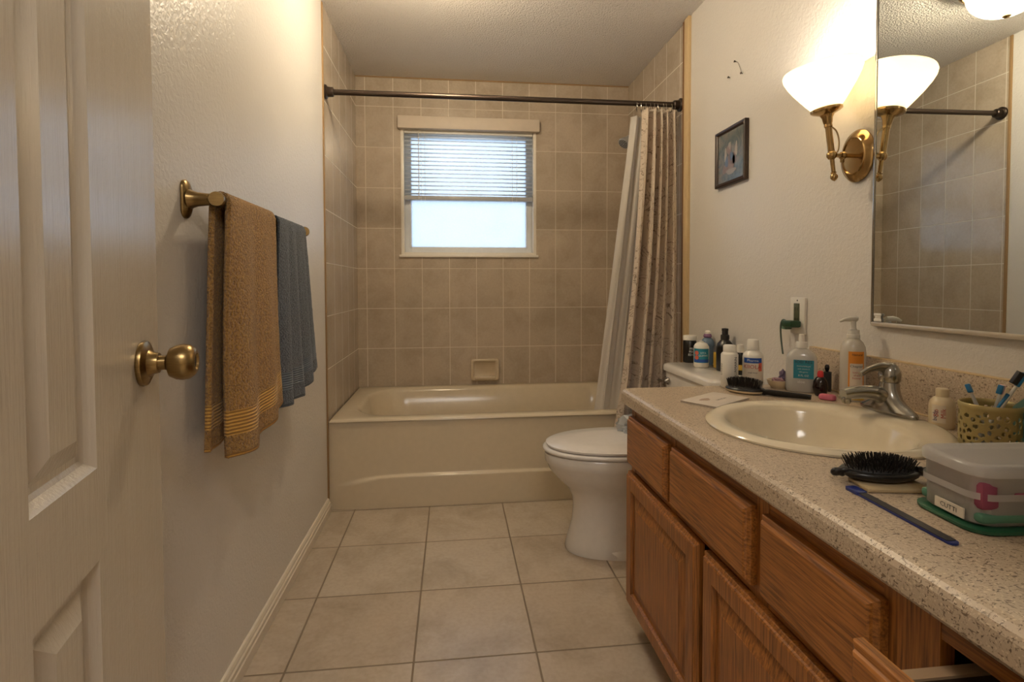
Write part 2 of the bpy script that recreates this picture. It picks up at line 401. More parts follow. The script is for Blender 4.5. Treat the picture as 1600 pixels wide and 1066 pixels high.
# ------------------------------------------------------------------ THE SETTING
struct('floor', bx(-.1, W+.1, -3.35, .12, -.1, 0), m_floor)
struct('ceiling', bx(-.1, W+.1, -3.35, .12, H, H+.1), m_ceil)
struct('wall_left', bx(-.1, 0, -3.35, YF, 0, H), m_wall)
struct('wall_left_alcove', bx(-.1, 0, YF, .12, 0, H), m_tile_l)
struct('wall_right', bx(W, W+.1, -3.35, YF-.02, 0, H), m_wall)
struct('wall_right_alcove', bx(W, W+.1, YF-.02, .12, 0, H), m_tile_r)
WX0, WX1, WZ0, WZ1 = .278, 1.163, 1.292, 2.125
bm = BM()
box(bm, 0, WX0, 0, .12, 0, H); box(bm, WX1, W, 0, .12, 0, H); box(bm, WX0, WX1, 0, .12, 0, WZ0); box(bm, WX0, WX1, 0, .12, WZ1, H)
struct('wall_back', bm, m_tile_b)
bm = BM(); box(bm, -.1, .255, -3.36, -3.25, 0, H); box(bm, 1.04, W+.1, -3.36, -3.25, 0, H); box(bm, .255, 1.04, -3.36, -3.25, 2.09, H)
struct('wall_entry', bm, m_wall)
bm = BM(); box(bm, -.5, 2.2, -5.0, -4.9, 0, H); box(bm, -.6, -.5, -5.0, -3.36, 0, H); box(bm, 2.2, 2.3, -5.0, -3.36, 0, H); box(bm, -.5, -.1, -3.36, -3.3, 0, H); box(bm, 1.89, 2.2, -3.36, -3.3, 0, H)
struct('wall_hall', bm, m_hall)
struct('floor_hall', bx(-.6, 2.3, -5.0, -3.35, -.1, 0), m_hall); struct('ceiling_hall', bx(-.6, 2.3, -5.0, -3.35, H, H+.1), m_hall)
# trims at the alcove edges
struct('trim_1', bx(-.002, .006, YF-.012, YF+.004, .0, H-.001, bev=.002), m_caulk, smooth=True)
struct('trim_2', bx(W-.010, W+.002, YF-.026, YF+.002, 0, H-.001, bev=.001), m_woodtrim, smooth=True)
struct('trim_3', bx(W-.016, W+.002, YF-.075, YF-.027, 0, H-.001, bev=.003), m_creamtrim, smooth=True)
struct('trim_4', bx(0, W, -.004, .002, H-.008, H+.001), m_caulk)
def baseboard(name, flip=1):
    prof = [(0, 0), (.017, 0), (.017, .032), (.014, .036), (.014, .048), (.010, .052), (.010, .058), (.006, .066), (.0, .068)]
    bm = BM(); rings = [[Vector((x, y, z)) for x, z in prof] for y in (-3.25, YF-.013)]
    loft(bm, rings); return bm
struct('baseboard_left', baseboard('b'), m_base)
# window_1 : frame, sashes, pane, sill
win = bpy.data.objects.new('window_1', None); C.objects.link(win); win['kind'] = 'structure'; win.location = (WX0, 0, WZ0)
ww, wh = WX1-WX0, WZ1-WZ0
bm = BM()
for a in ((0, .02, 0, wh), (ww-.02, ww, 0, wh), (.02, ww-.02, 0, .018), (.02, ww-.02, wh-.018, wh)): box(bm, a[0], a[1], .004, .118, a[2], a[3], bev=.001)
obj('window_jamb', bm, m_white, win)
bm = BM()
for a in ((.02, .062, .018, wh-.02), (ww-.062, ww-.02, .018, wh-.02), (.062, ww-.062, .018, .058), (.062, ww-.062, wh-.06, wh-.02), (.062, ww-.062, .365, .395)):
    box(bm, a[0], a[1], .062, .095, a[2], a[3], bev=.003)
for a in ((.05, .06, .05, .41), (ww-.06, ww-.05, .05, .41)): box(bm, a[0], a[1], .055, .065, a[2], a[3], bev=.002)
obj('window_frame', bm, simple('sash_vinyl', 'dfe2e4', .4), win)
obj('window_pane', bx(.055, ww-.055, .076, .080, .05, wh-.05), m_frost, win)
obj('window_sill', bx(-.012, ww+.012, -.016, .01, -.014, .002, bev=.004), m_white, win)
# blind
bl = thing('window_blind', 'white horizontal blind half raised in the bathroom window with a pale valance', 'blind', (WX0, 0, WZ1))
obj('valance', bx(-.014, ww+.016, -.040, .001, -.026, .052, bev=.003), simple('valance_vinyl', 'c9bcab', .5), bl)
obj('headrail', bx(.024, ww-.024, .008, .045, -.045, -.004, bev=.002), m_whitep, bl)
nsl = 15; ztop, zbot = -.062, -.432
for k in range(nsl):
    z = ztop+(zbot-ztop)*k/(nsl-1)
    def f(s, t, z=z):
        return Vector((.024+(ww-.048)*s, .011+.032*t, z+.014*(t-.5)+.0035*math.sin(PI*t)))
    solid(obj('slat', grid(BM(), f, 1, 6), m_slat, bl), .0012)
obj('bottom_rail', bx(.022, ww-.022, .008, .046, -.474, -.446, bev=.003), simple('bottom_rail_vinyl', 'aeb0b3', .4), bl)
for x in (.13, ww-.13, .155, ww-.16):
    obj('ladder_cord', tube(BM(), [(x, .006, -.01), (x, .006, -.478)], .0012, 6), m_whitep, bl)
obj('tilt_wand', tube(BM(), [(.115, .003, -.02), (.115, -.001, -.47)], .0025, 8), m_whitep, bl)

# door_1 : six panel slab swung open against the left wall
ang = math.radians(-12.4); DR = Vector((math.sin(ang), math.cos(ang), 0)); E0 = Vector((.086, -2.477, 0))
DWID, DHT, DTH = .80, 2.06, .035
hinge = E0-DR*DWID
door = bpy.data.objects.new('door_1', None); C.objects.link(door); door['kind'] = 'structure'
door.location = hinge; door.rotation_euler = (0, 0, -ang)         # local y along the door, local +x = room face
def door_leaf():
    bm = BM(); ylo, yhi = .0, DWID
    cols = [(DWID-.427, DWID-.264), (.115, .115+.163)]
    rows = [(.24, .734), (.856, 1.64), (1.76, 1.93)]
    ys = sorted({ylo, yhi, *[q for c in cols for q in c]}); zs = sorted({0.01, DHT, *[q for r in rows for q in r]})
    prof = [(0, 0), (.004, -.004), (.010, -.011), (.016, -.014), (.024, -.014), (.030, -.011), (.050, -.002)]
    for x0, sg in ((0, 1), (-DTH, -1)):
        for i in range(len(ys)-1):
            for j in range(len(zs)-1):
                y0, y1, z0, z1 = ys[i], ys[i+1], zs[j], zs[j+1]
                if (y0, y1) in cols and (z0, z1) in rows:
                    prev = None
                    for ins, dp in prof:
                        ring = [bm.verts.new((x0+sg*dp, a, b)) for a, b in ((y0+ins, z0+ins), (y1-ins, z0+ins), (y1-ins, z1-ins), (y0+ins, z1-ins))]
                        if prev:
                            for k in range(4): bm.faces.new((prev[k], prev[(k+1) % 4], ring[(k+1) % 4], ring[k]))
                        prev = ring
                    bm.faces.new(prev)
                else:
                    bm.faces.new([bm.verts.new((x0, a, b)) for a, b in ((y0, z0), (y1, z0), (y1, z1), (y0, z1))])
    for a, b in (((ylo, .01), (yhi, .01)), ((yhi, .01), (yhi, DHT)), ((yhi, DHT), (ylo, DHT)), ((ylo, DHT), (ylo, .01))):
        bm.faces.new([bm.verts.new(q) for q in ((0, *a), (0, *b), (-DTH, *b), (-DTH, *a))])
    bmesh.ops.remove_doubles(bm, verts=bm.verts, dist=.0001)
    return bm
obj('door_leaf', door_leaf(), m_door, door, smooth=False)
kn = BM(); Mx = axisM((1, 0, 0)); kc = (0, DWID-.084, .968)
obj('knob_recess_shade', lathe(BM(), [(0, 0), (.0118, 0), (.0118, .0012), (0, .0012)], 24, (.0735, DWID-.084, .968), M=Mx), m_blackm, door)  # black disc paints the shade in the knob's key recess
rose = obj('knob_rose', lathe(BM(), [(.0, 0), (.036, 0), (.037, .003), (.036, .007), (.030, .010), (.022, .011), (.018, .017), (.0165, .024), (.0, .024)], 40, kc, M=Mx), m_ant, door)
obj('door_knob', lathe(BM(), [(.0, .0), (.012, .002), (.012, .030), (.014, .032), (.024, .036), (.0285, .045), (.030, .054), (.0285, .064), (.023, .071), (.018, .074), (.014, .074), (.0125, .070), (.0, .069)], 40, (kc[0]+.004, kc[1], kc[2]), M=Mx), m_ant, door)
obj('latch_plate', bx(-.028, -.007, DWID-.0005, DWID+.0012, .94, .998), m_ant, door)

# ------------------------------------------------------------------ bathtub
tb = thing('bathtub', 'bone coloured enamel bathtub filling the tiled alcove below the window', 'bathtub', (W/2, -.433, 0))
def basin():
    bm = BM(); hx, hy = W/2-.004, .430; T = .442
    n = 64
    def ring(hx_, hy_, r, z, cx=0, cy=0):
        pts = rrect(hx_, hy_, r, n//4-1, cx, cy, z); return pts
    rings = [ring(hx, hy, .004, .0, 0, 0)]
    # outer skirt goes down hidden; top deck then basin
    rings = [ring(hx, hy, .012, T-.012), ring(hx-.003, hy-.003, .012, T-.004), ring(hx-.010, hy-.010, .014, T),
             ring(hx-.085, hy-.068, .22, T-.001, 0, 0), ring(hx-.098, hy-.080, .215, T-.006), ring(hx-.108, hy-.092, .21, T-.022),
             ring(hx-.135, hy-.120, .20, T-.15), ring(hx-.17, hy-.145, .18, T-.27), ring(hx-.21, hy-.18, .15, T-.335), ring(hx-.30, hy-.25, .10, T-.35)]
    loft(bm, rings, cap0=False); return bm
obj('basin', basin(), m_tub, tb, angle=60)
def apron():
    # front skirt at local y ~ -.433 with a lower recessed band whose top curves down at the left end
    bm = BM(); y0 = -.430; hx = W/2-.004
    def f(s, t):
        x = -hx+2*hx*s; z = .001+.433*t
        base = .158-.045*math.exp(-((x+hx)/.16)**2)
        d = 1/(1+math.exp(-(z-base)/.0018))                     # 0 low panel, 1 upper
        low = .016*(1-d)*min(1, max(0, (x+hx-.03)/.10))
        y = y0-.001-low*.0+.010*(1-d)*0 - (1-d)*.015*min(1, max(0, (x+hx-.035)/.12))
        if z > .425: y += .004*((z-.425)/.009)**2
        return Vector((x, y+.010, z))
    grid(bm, f, 60, 220)
    ob = obj('apron', bm, m_tub, tb, angle=180); return ob
apron()
obj('drain_overflow', lathe(BM(), [(0, 0), (.034, 0), (.034, .004), (.028, .009), (0, .010)], 24, (W/2-.148, 0, .30), M=axisM((-1, 0, .15))), m_steel, tb)

# soap dish
sd = thing('soap_dish', 'beige ceramic soap dish set into the tiled wall above the bathtub', 'soap dish', (.8165, 0, .537))
def soapdish():
    bm = BM(); hx, hz = .094, .073
    def ring(ix, iz, y, r): return [Vector((p.x, y, p.y)) for p in rrect(hx-ix, hz-iz, r, 5)]
    rings = [ring(.006, .006, 0, .012), ring(0, 0, -.012, .016), ring(.001, .001, -.020, .017), ring(.006, .006, -.026, .018), ring(.012, .012, -.026, .016), ring(.018, .018, -.020, .014), ring(.024, .024, -.008, .012)]
    loft(bm, rings); return bm
obj('dish_frame', soapdish(), m_porc_warm if False else simple('beige_ceramic', 'c8b89e', .22), sd, angle=60)
bm = BM(); box(bm, -.07, .07, -.034, -.006, -.062, -.040, bev=.006)
for k in range(5): box(bm, -.045+k*.02, -.037+k*.02, -.032, -.012, -.041, -.0375, bev=.0012)
obj('dish_tray', bm, bpy.data.materials['beige_ceramic'], sd)

# curtain rod
rod = thing('curtain_rod', 'dark bronze tension rod across the tub alcove', 'curtain rod', (0, -.825, 2.028))
obj('rod', tube(BM(), [(.01, 0, 0), (W-.01, 0, 0)], .0135, 20), m_bronze, rod)
for x0, d in ((.0, 1), (W, -1)):
    obj('rod_flange', lathe(BM(), [(0, 0), (.034, 0), (.034, .008), (.029, .012), (.024, .014), (.023, .038), (.019, .042), (0, .042)], 28, (x0+.0005*d, 0, 0), M=axisM((d, 0, 0))), m_bronze, rod)
# shower curtain (outer) and liner
def curtain_f(xl_top, xl_bot, xr_top, xr_bot, ztop, zbot, y0t, y0b, nf, amp, ph=0, lean=1.0, wob=.6):
    def f(s, t):
        z = ztop+(zbot-ztop)*t
        q = t**lean
        xl = xl_top+(xl_bot-xl_top)*q; xr = xr_top+(xr_bot-xr_top)*q
        th = 2*PI*nf*s+ph+wob*math.sin(2.1*t+5*s)
        x = xl+(xr-xl)*s + .35*(xr-xl)/nf*math.sin(2*th)*.45
        A = amp*(.75+.35*math.sin(7.3*s+1.1))*(.8+.35*t)
        y = y0t+(y0b-y0t)*min(1, t*1.5)+A*math.sin(th)+.006*math.sin(3*th+4*t)
        return Vector((x, y, z))
    return f
cur = thing('shower_curtain', 'beige shower curtain with brown twig print, gathered at the right end of the rod', 'shower curtain', (1.65, -.86, 2.0))
loc = cur.location.copy()
def fo(s_, t):
    z = 1.993+(.16-1.993)*t; q = t**1.3
    xl = 1.580+(1.362-1.580)*q; xr = 1.765+(1.735-1.765)*q
    nf = 5; g_ = s_+.012*math.sin(2*PI*s_*2+2.0*t)+.010*math.sin(9*s_+3*t)
    th = PI*nf*g_; c_ = abs(math.sin(th))
    x = xl+(xr-xl)*s_+.42*(xr-xl)/nf*math.sin(2*th)*.8
    A = (.044+.040*min(1, 2.2*t))*(.80+.28*math.sin(5.1*s_+.6))
    y = -.822+(-.888+.822)*min(1, t*1.35)-A*c_**.55+.003*math.sin(4*th+5*t)
    return Vector((x, y, z))
o = obj('curtain_cloth', grid(BM(), lambda s, t: fo(s, t)-loc, 260, 60, lambda s, t: (s*.95, t*1.85)), m_twig, cur, angle=180); solid(o, .0012)
lin = thing('curtain_liner', 'translucent vinyl shower liner hanging inside the tub, left of the printed curtain', 'curtain liner', (1.5, -.80, 2.0))
loc2 = lin.location.copy()
fl = curtain_f(1.535, 1.345, 1.70, 1.62, 1.965, .30, -.815, -.765, 3.5, .016, 1.9, 1.15)
o = obj('liner_sheet', grid(BM(), lambda s, t: fl(s, t)-loc2, 120, 40), m_liner, lin, angle=180); solid(o, .0006)
ring_proto = None
for k in range(10):
    x = 1.555+.0222*k
    pts = [(0, .0185*math.sin(a)*.85, .0-.006+.026*math.cos(a)) for a in [2*PI*i/20 for i in range(20)]]
    if ring_proto is None:
        ring_proto = obj('curtain_ring', tube(BM(), pts, .0016, 6, closed=True), m_nickel); ro = ring_proto
    else:
        ro = ring_proto.copy(); C.objects.link(ro)
    ro.location = (x, -.825, 2.018); ro.rotation_euler = (random.uniform(-.1, .1), 0, random.uniform(-.35, .35))
    tag(ro, 'thin metal curtain ring on the bronze rod above the printed curtain', 'curtain ring', 'curtain rings holding the shower curtain')
# shower head
sh = thing('wall_shower', 'grey shower head on a short bent arm beside the curtain top', 'shower head', (W, -.40, 2.03))
arm = smoothpath([(0, 0, .0), (-.05, 0, .004), (-.10, 0, -.02), (-.135, 0, -.055)], 6)
obj('shower_arm', tube(BM(), arm, .0095, 14), m_grey, sh)
obj('arm_flange', lathe(BM(), [(0, 0), (.028, 0), (.024, .007), (.012, .012), (0, .012)], 24, (0, 0, 0), M=axisM((-1, 0, 0))), m_grey, sh)
hd = (-.62, -.25, -.74)
obj('spray_head', lathe(BM(), [(0, 0), (.012, 0), (.014, .012), (.018, .020), (.032, .045), (.036, .055), (.036, .064), (.032, .067), (0, .066)], 28, (-.130, 0, -.050), M=axisM(hd)), m_grey, sh)
bm = BM(); Mh = axisM(hd)
for rr, cnt in ((.010, 6), (.019, 10), (.027, 14)):
    for k in range(cnt):
        a = 2*PI*k/cnt; c = Vector((-.130, 0, -.050))+Mh @ Vector((rr*math.cos(a), rr*math.sin(a), .0655))
        lathe(bm, [(0, 0), (.0024, 0), (.0018, .004), (0, .004)], 6, c, M=Mh)
obj('spray_nozzles', bm, m_blackm, sh)

# ------------------------------------------------------------------ toilet
TY = -1.352
to = thing('toilet', 'white two-piece toilet with closed lid between tub and vanity', 'toilet', (1.30, TY, 0))
def egg(front, back, hw, z, n=48, cx=0, pinch=0):
    out = []
    for k in range(n):
        a = 2*PI*k/n; c, s = math.cos(a), math.sin(a)
        x = (front if c > 0 else back)*abs(c)**(1.0 if c > 0 else .8)*(1 if c > 0 else -1)
        y = hw*(abs(s)**.92)*(1 if s > 0 else -1)
        out.append(Vector((cx-x, y, z)))
    return out
# bowl: local x: front toward -x. tip at x=.975 -> local -.325
rg = [egg(.232, .33, .130, .000), egg(.234, .33, .132, .012), egg(.224, .33, .124, .05), egg(.204, .33, .110, .12), egg(.200, .33, .103, .18),
      egg(.205, .32, .108, .222), egg(.225, .28, .128, .262), egg(.270, .26, .158, .302), egg(.300, .25, .176, .338), egg(.310, .25, .184, .362), egg(.318, .25, .189, .372), egg(.320, .25, .190, .405), egg(.312, .245, .185, .412), egg(.25, .2, .13, .412)]
obj('bowl', loft(BM(), rg), m_porc, to, angle=50)
rg = [egg(.316, .19, .186, .414), egg(.326, .20, .192, .418), egg(.327, .20, .193, .426), egg(.320, .195, .188, .432), egg(.24, .12, .12, .432)]
obj('seat', loft(BM(), rg), m_seat, to, angle=60)
rg = [egg(.300, .20, .176, .4345), egg(.312, .205, .186, .437), egg(.314, .205, .187, .445), egg(.302, .20, .178, .4505), egg(.20, .12, .11, .454), egg(.05, .04, .03, .4555)]
obj('lid', loft(BM(), rg), m_seat, to, angle=60)
for s in (-1, 1): obj('hinge_cap', bx(.185, .225, s*.075-.018, s*.075+.018, .432, .452, bev=.005), m_seat, to)
bm = BM(); tx0, tx1 = .285, .483
rg = []
for z, ix in ((.395, .02), (.42, .008), (.50, .004), (.695, 0)):
    rg.append([Vector((p.x, p.y, z)) for p in rrect((tx1-tx0)/2-ix, .235-ix, .035, 6, (tx0+tx1)/2, 0)])
obj('tank', loft(bm, rg), m_porc, to, angle=50)
rg = []
for z, ix, r in ((.694, .004, .05), (.700, -.012, .052), (.718, -.014, .054), (.727, -.008, .05), (.730, .004, .045)):
    hx, hy = (tx1-tx0)/2-ix*.8, .243-ix
    q = []
    # clipped front corners
    for p in rrect(hx, hy, r, 6, (tx0+tx1)/2, 0): q.append(Vector((p.x, p.y, z)))
    rg.append(q)
obj('tank_lid', loft(BM(), rg), m_porc, to, angle=50)
lv = obj('flush_lever', lathe(BM(), [(0, 0), (.017, 0), (.017, .004), (.011, .010), (.008, .020), (0, .021)], 20, (tx0-.0005, .178, .655), M=axisM((-1, 0, 0))), m_nickel, to)
obj('lever_handle', tube(BM(), [(tx0-.018, .176, .655), (tx0-.022, .20, .652), (tx0-.022, .235, .648)], [.005, .0055, .008], 10), m_nickel, lv)
obj('base_foot', loft(BM(), [egg(.17, .36, .135, .0), egg(.17, .36, .134, .03), egg(.08, .35, .10, .07)]), m_porc, to, angle=50)
# crumpled clear bag behind the seat
def crumple(name, label, cat, loc, size, mat, seed, sub=3):
    rnd = random.Random(seed); bm = BM(); bmesh.ops.create_icosphere(bm, subdivisions=sub, radius=1)
    for v in bm.verts:
        k = 1+rnd.uniform(-.28, .22); v.co = Vector((v.co.x*size[0]*k, v.co.y*size[1]*k, max(v.co.z*size[2]*k, -size[2]*.55)+size[2]*.55))
    o = obj(name, bm, mat, None, True, 20); o.location = loc; tag(o, label, cat); return o
crumple('plastic_bag', 'crumpled clear plastic bag lying on the back of the closed toilet lid', 'bag', (1.385, -1.255, .4545), (.062, .066, .040), m_bag, 5)

# ------------------------------------------------------------------ vanity cabinet
VF = 1.165      # face frame plane
VY0, VY1 = -3.235, -1.885
va = thing('vanity_cabinet', 'oak bathroom vanity cabinet along the right wall with one drawer pulled open', 'cabinet', (1.45, -2.55, 0))
O = va.location.copy()
def lb(x0, x1, y0, y1, z0, z1, bm=None, **k): return box(bm or BM(), x0-O.x, x1-O.x, y0-O.y, y1-O.y, z0, z1, **k)
bm = BM(); lb(VF, W-.002, VY1-.018, VY1, .09, .7205, bm); lb(VF, W-.002, VY0, VY0+.018, .09, .7205, bm); lb(VF, W-.002, VY0, VY1, .09, .108, bm); lb(VF+.07, W-.002, VY0, VY1, .001, .09, bm)
obj('carcass', bm, m_oak_v, va, smooth=False)
obj('cabinet_back', lb(W-.015, W-.002, VY0+.018, VY1-.018, .108, .72), m_inside_shade, va, smooth=False)
bm = BM()
ZR0, ZR1 = .520, .548          # rail between drawers and doors
stiles = [(VY1-.032, VY1), (-2.212, -2.180), (-2.605, -2.565), (-2.935, -2.855), (VY0, VY0+.02)]
for a, b in stiles: obj('face_frame_stile', lb(VF-.001, VF+.018, a, b, .09, .7205), m_oak_v, va, smooth=False)
for a, b in ((.683, .7205), (.513, .545), (.09, .115)): obj('face_frame_rail', lb(VF, VF+.0175, VY0, VY1, a, b), m_oak_h, va, smooth=False)
def front_panel(w, h, t=.019, routed=.008):
    # solid drawer front in local y (width) z (height), back at x=0, face toward -x
    bm = BM(); rings = []
    for ins, x in ((0, 0), (0, -.012), (.0015, -.0135), (.007, -.0165), (.0085, -.020), (.012, -.0225)):
        rings.append([Vector((x, a, b)) for a, b in ((ins, ins), (w-ins, ins), (w-ins, h-ins), (ins, h-ins))])
    return loft(bm, rings)
def place(name, bm, mat, x, y, z, parent=va, label=None):
    o = obj(name, bm, mat, parent, smooth=False, label=label); o.location = Vector((x, y, z))-(O if parent is va else Vector((0, 0, 0))); return o
for y0, y1 in ((-2.190, -1.892), (-2.568, -2.213), (-2.863, -2.603)):
    place('drawer_front', front_panel(y1-y0, .150), m_oak_h, VF-.001, y0, .535)
def raised_door(w, h, t=.0225, fw=.048):
    bm = BM(); rings = []
    for ins, x in ((0, 0), (0, -.012), (.0015, -.0135), (.007, -.0165), (.0085, -.0205), (.012, -t), (fw, -t), (fw+.003, -t+.009), (fw+.008, -t+.010), (fw+.040, -t+.002), (fw+.041, -t+.0012)):
        rings.append([Vector((x, a, b)) for a, b in ((ins, ins), (w-ins, ins), (w-ins, h-ins), (ins, h-ins))])
    return loft(bm, rings)
for y0, y1 in ((-2.366, -1.888), (-2.870, -2.392), (-3.20, -2.905)):
    place('cabinet_door', raised_door(y1-y0, .417), m_oak_v, VF-.001, y0, .095)
# the pulled out drawer
dy0, dy1 = -3.185, -2.925; dx = 1.075
dr = obj('open_drawer', None or BM(), m_oak_h, va); bpy.data.objects.remove(dr)
drf = place('open_drawer_front', front_panel(dy1-dy0, .150), m_oak_h, dx, dy0, .535)
bm = BM(); L = .45
box(bm, .0, L, .018, .032, .02, .118); box(bm, .0, L, dy1-dy0-.032, dy1-dy0-.018, .02, .118); box(bm, L, L+.012, .018, dy1-dy0-.018, .02, .118); box(bm, 0, L, .032, dy1-dy0-.032, .02, .030); box(bm, 0, .012, .03, dy1-dy0-.03, .02, .118)
o = obj('drawer_box', bm, m_inside_shade, drf, smooth=False)  # drawer inside coloured dark in place of its shade
for a_, b_ in ((.0175, .0325), (dy1-dy0-.0325, dy1-dy0-.0175)): obj('drawer_side_edge', bx(0, L, a_, b_, .1182, .1215), m_drawer_box, drf, smooth=False)

# countertop with sink cut-out
SX, SY, SAX, SAY = 1.445, -2.360, .252, .232
ct = thing('countertop', 'beige speckled laminate countertop with rounded front edge on the oak vanity', 'countertop', (1.45, -2.55, HC))
CO = ct.location.copy()
def counter():
    bm = BM(); x1 = W-.001; y0, y1 = -3.245, -1.863; zb = -.045
    # top surface with elliptical hole: ring of outer boundary matched to ellipse
    hole = []; outer = []; xf = 1.160; yn = -2.75
    cors = [math.atan2(cy_-SY, cx_-SX) % (2*PI) for cx_, cy_ in ((x1, y1), (xf, y1), (xf, yn), (x1, yn))]
    angs = sorted([a for a in [2*PI*k/96 for k in range(96)] if all(abs(a-c_) > .02 for c_ in cors)]+cors); n = len(angs)
    for a in angs:
        d = Vector((math.cos(a), math.sin(a)))
        hole.append(Vector((SX+(SAX-.02)*d.x, SY+(SAY-.02)*d.y, 0)))
        ts = []
        if d.x > 1e-6: ts.append((x1-SX)/d.x)
        if d.x < -1e-6: ts.append((xf-SX)/d.x)
        if d.y > 1e-6: ts.append((y1-SY)/d.y)
        if d.y < -1e-6: ts.append((yn-SY)/d.y)
        t = min(ts); outer.append(Vector((SX+d.x*t, SY+d.y*t, 0)))
    hv = [bm.verts.new(p) for p in hole]; ov = [bm.verts.new(p) for p in outer]; hb = [bm.verts.new(p+Vector((0, 0, zb))) for p in hole]
    for k in range(n):
        j = (k+1) % n; bm.faces.new((hv[k], hv[j], ov[j], ov[k])); bm.faces.new((hv[k], hv[j], hb[j], hb[k]))
    bm.faces.new([bm.verts.new(p) for p in ((xf, -2.75, 0), (x1, -2.75, 0), (x1, y0, 0), (xf, y0, 0))])
    # front bullnose
    prof = [(xf, 0), (1.152, -.0006), (1.145, -.003), (1.139, -.008), (1.1355, -.015), (1.135, -.024), (1.135, -.040), (1.138, -.045), (1.170, -.045), (1.170, -.03)]
    ra = [bm.verts.new((x, y0, z)) for x, z in prof]; rb = [bm.verts.new((x, y1, z)) for x, z in prof]
    for k in range(len(prof)-1): bm.faces.new((ra[k], ra[k+1], rb[k+1], rb[k]))
    for y in (y1, y0):
        bm.faces.new([bm.verts.new((x, y, z)) for x, z in prof[:-1]]+[bm.verts.new((1.170, y, 0))] )
        bm.faces.new([bm.verts.new(p) for p in ((1.17, y, 0), (x1, y, 0), (x1, y, zb), (1.17, y, zb))])
    bmesh.ops.remove_doubles(bm, verts=bm.verts, dist=.0002)
    bmesh.ops.translate(bm, verts=bm.verts, vec=-Vector((CO.x, CO.y, 0)))
    return bm
o = obj('worktop', counter(), m_lam, ct, angle=30)
for p in o.data.polygons:
    if abs(p.normal.z) > .99 or p.area > .01: p.use_smooth = False
def cb(x0, x1, y0, y1, z0, z1, **k): return bx(x0-CO.x, x1-CO.x, y0-CO.y, y1-CO.y, z0, z1, **k)
bs = thing('backsplash', 'speckled laminate backsplash strip along the wall behind the sink', 'backsplash', (1.45, -2.55, HC))
obj('splash_board', cb(W-.021, W-.001, -3.24, -1.866, .0008, .122, bev=.003), m_lam, bs)
obj('caulk_line', cb(W-.020, W-.0005, -3.24, -1.867, .1215, .1245, bev=.001), m_creamtrim, bs)
obj('caulk_line', cb(W-.026, W-.0205, -3.24, -1.867, .0004, .004, bev=.001), m_creamtrim, bs)

# sink
sk = thing('sink', 'bone coloured oval drop-in sink in the speckled countertop', 'sink', (SX, SY, HC))
def sinkmesh():
    bm = BM(); rings = []; n = 72
    bcx, bcy = 1.420-SX, -2.370-SY
    spec = [(0, 0, SAX, SAY, .0008), (0, 0, SAX+.001, SAY+.001, .005), (0, 0, SAX-.006, SAY-.006, .011), (0, 0, SAX-.014, SAY-.014, .0135),
            (bcx*.5, bcy*.5, .216, .219, .0125), (bcx, bcy, .188, .206, .0110), (bcx, bcy, .180, .199, .006), (bcx, bcy, .173, .193, -.006),
            (bcx, bcy, .160, .180, -.045), (bcx, bcy, .135, .155, -.095), (bcx, bcy, .095, .11, -.130), (bcx, bcy, .045, .05, -.142), (bcx, bcy, .02, .02, -.143)]
    for cx, cy, a, b, z in spec: rings.append([Vector((cx+a*math.cos(2*PI*k/n), cy+b*math.sin(2*PI*k/n), z)) for k in range(n)])
    return loft(bm, rings, cap0=False)
obj('sink_bowl', sinkmesh(), m_porc_warm, sk, angle=60)
obj('drain', lathe(BM(), [(0, -.1425), (.021, -.1425), (.023, -.1395), (.017, -.138), (0, -.1385)], 24, (1.420-SX, -2.370-SY, .0)), m_steel, sk)
obj('overflow_hole', lathe(BM(), [(0, 0), (.008, 0), (.008, .002), (.004, .003), (0, .001)], 16, (1.420-SX+.148, -2.370-SY-.06, -.06), M=axisM((-1, .2, .3))), m_steel, sk)

# faucet
fa = thing('faucet', 'chrome single lever faucet on the back rim of the oval sink', 'faucet', (1.667, -2.300, HC+.0135))
def dome_body():
    bm = BM(); rings = []
    n = 40
    for z, a, b, cx in ((0, .026, .082, 0), (.006, .027, .083, 0), (.011, .0255, .079, 0), (.018, .0245, .066, 0), (.026, .024, .050, 0), (.036, .0235, .036, 0), (.048, .0225, .028, .001), (.060, .0215, .0235, .002), (.070, .0205, .0215, .003), (.074, .0195, .0205, .003)):
        rings.append([Vector((cx+a*math.cos(2*PI*k/n), b*math.sin(2*PI*k/n), z)) for k in range(n)])
    return loft(bm, rings)
obj('faucet_body', dome_body(), m_nickel, fa, angle=60)
sp = smoothpath([(.0, 0, .030), (-.030, 0, .046), (-.060, .004, .050), (-.092, .008, .048), (-.112, .010, .044)], 6)
obj('spout', tube(BM(), sp, [(.019-.0055*i/(len(sp)-1), .021-.005*i/(len(sp)-1)) for i in range(len(sp))], 20), m_nickel, fa, angle=60)
obj('aerator', lathe(BM(), [(0, 0), (.010, 0), (.010, .010), (.008, .014), (0, .014)], 20, (-.103, .009, .036), M=axisM((-.1, 0, -1))), m_nickel, fa)
obj('handle_cap', lathe(BM(), [(.0, .0), (.0215, .0), (.0235, .006), (.024, .018), (.0215, .030), (.016, .040), (.009, .045), (0, .0465)], 32, (.003, 0, .0755)), m_nickel, fa, angle=70)
lvp = smoothpath([(.004, 0, .106), (-.022, 0, .112), (-.050, .002, .106), (-.072, .004, .094)], 6)
obj('lever', tube(BM(), lvp, [(.010-.004*math.sin(PI*i/(len(lvp)-1)*.6), .017-.008*i/(len(lvp)-1)) for i in range(len(lvp))], 16), m_nickel, fa, angle=70)
obj('indicator_button', lathe(BM(), [(0, 0), (.0045, 0), (.0035, .0025), (0, .003)], 14, (-.0205, .0, .091), M=axisM((-1, 0, .1))), m_steel, fa)
obj('lift_rod', tube(BM(), [(.026, 0, .010), (.026, 0, .048)], .0028, 8), m_nickel, fa)

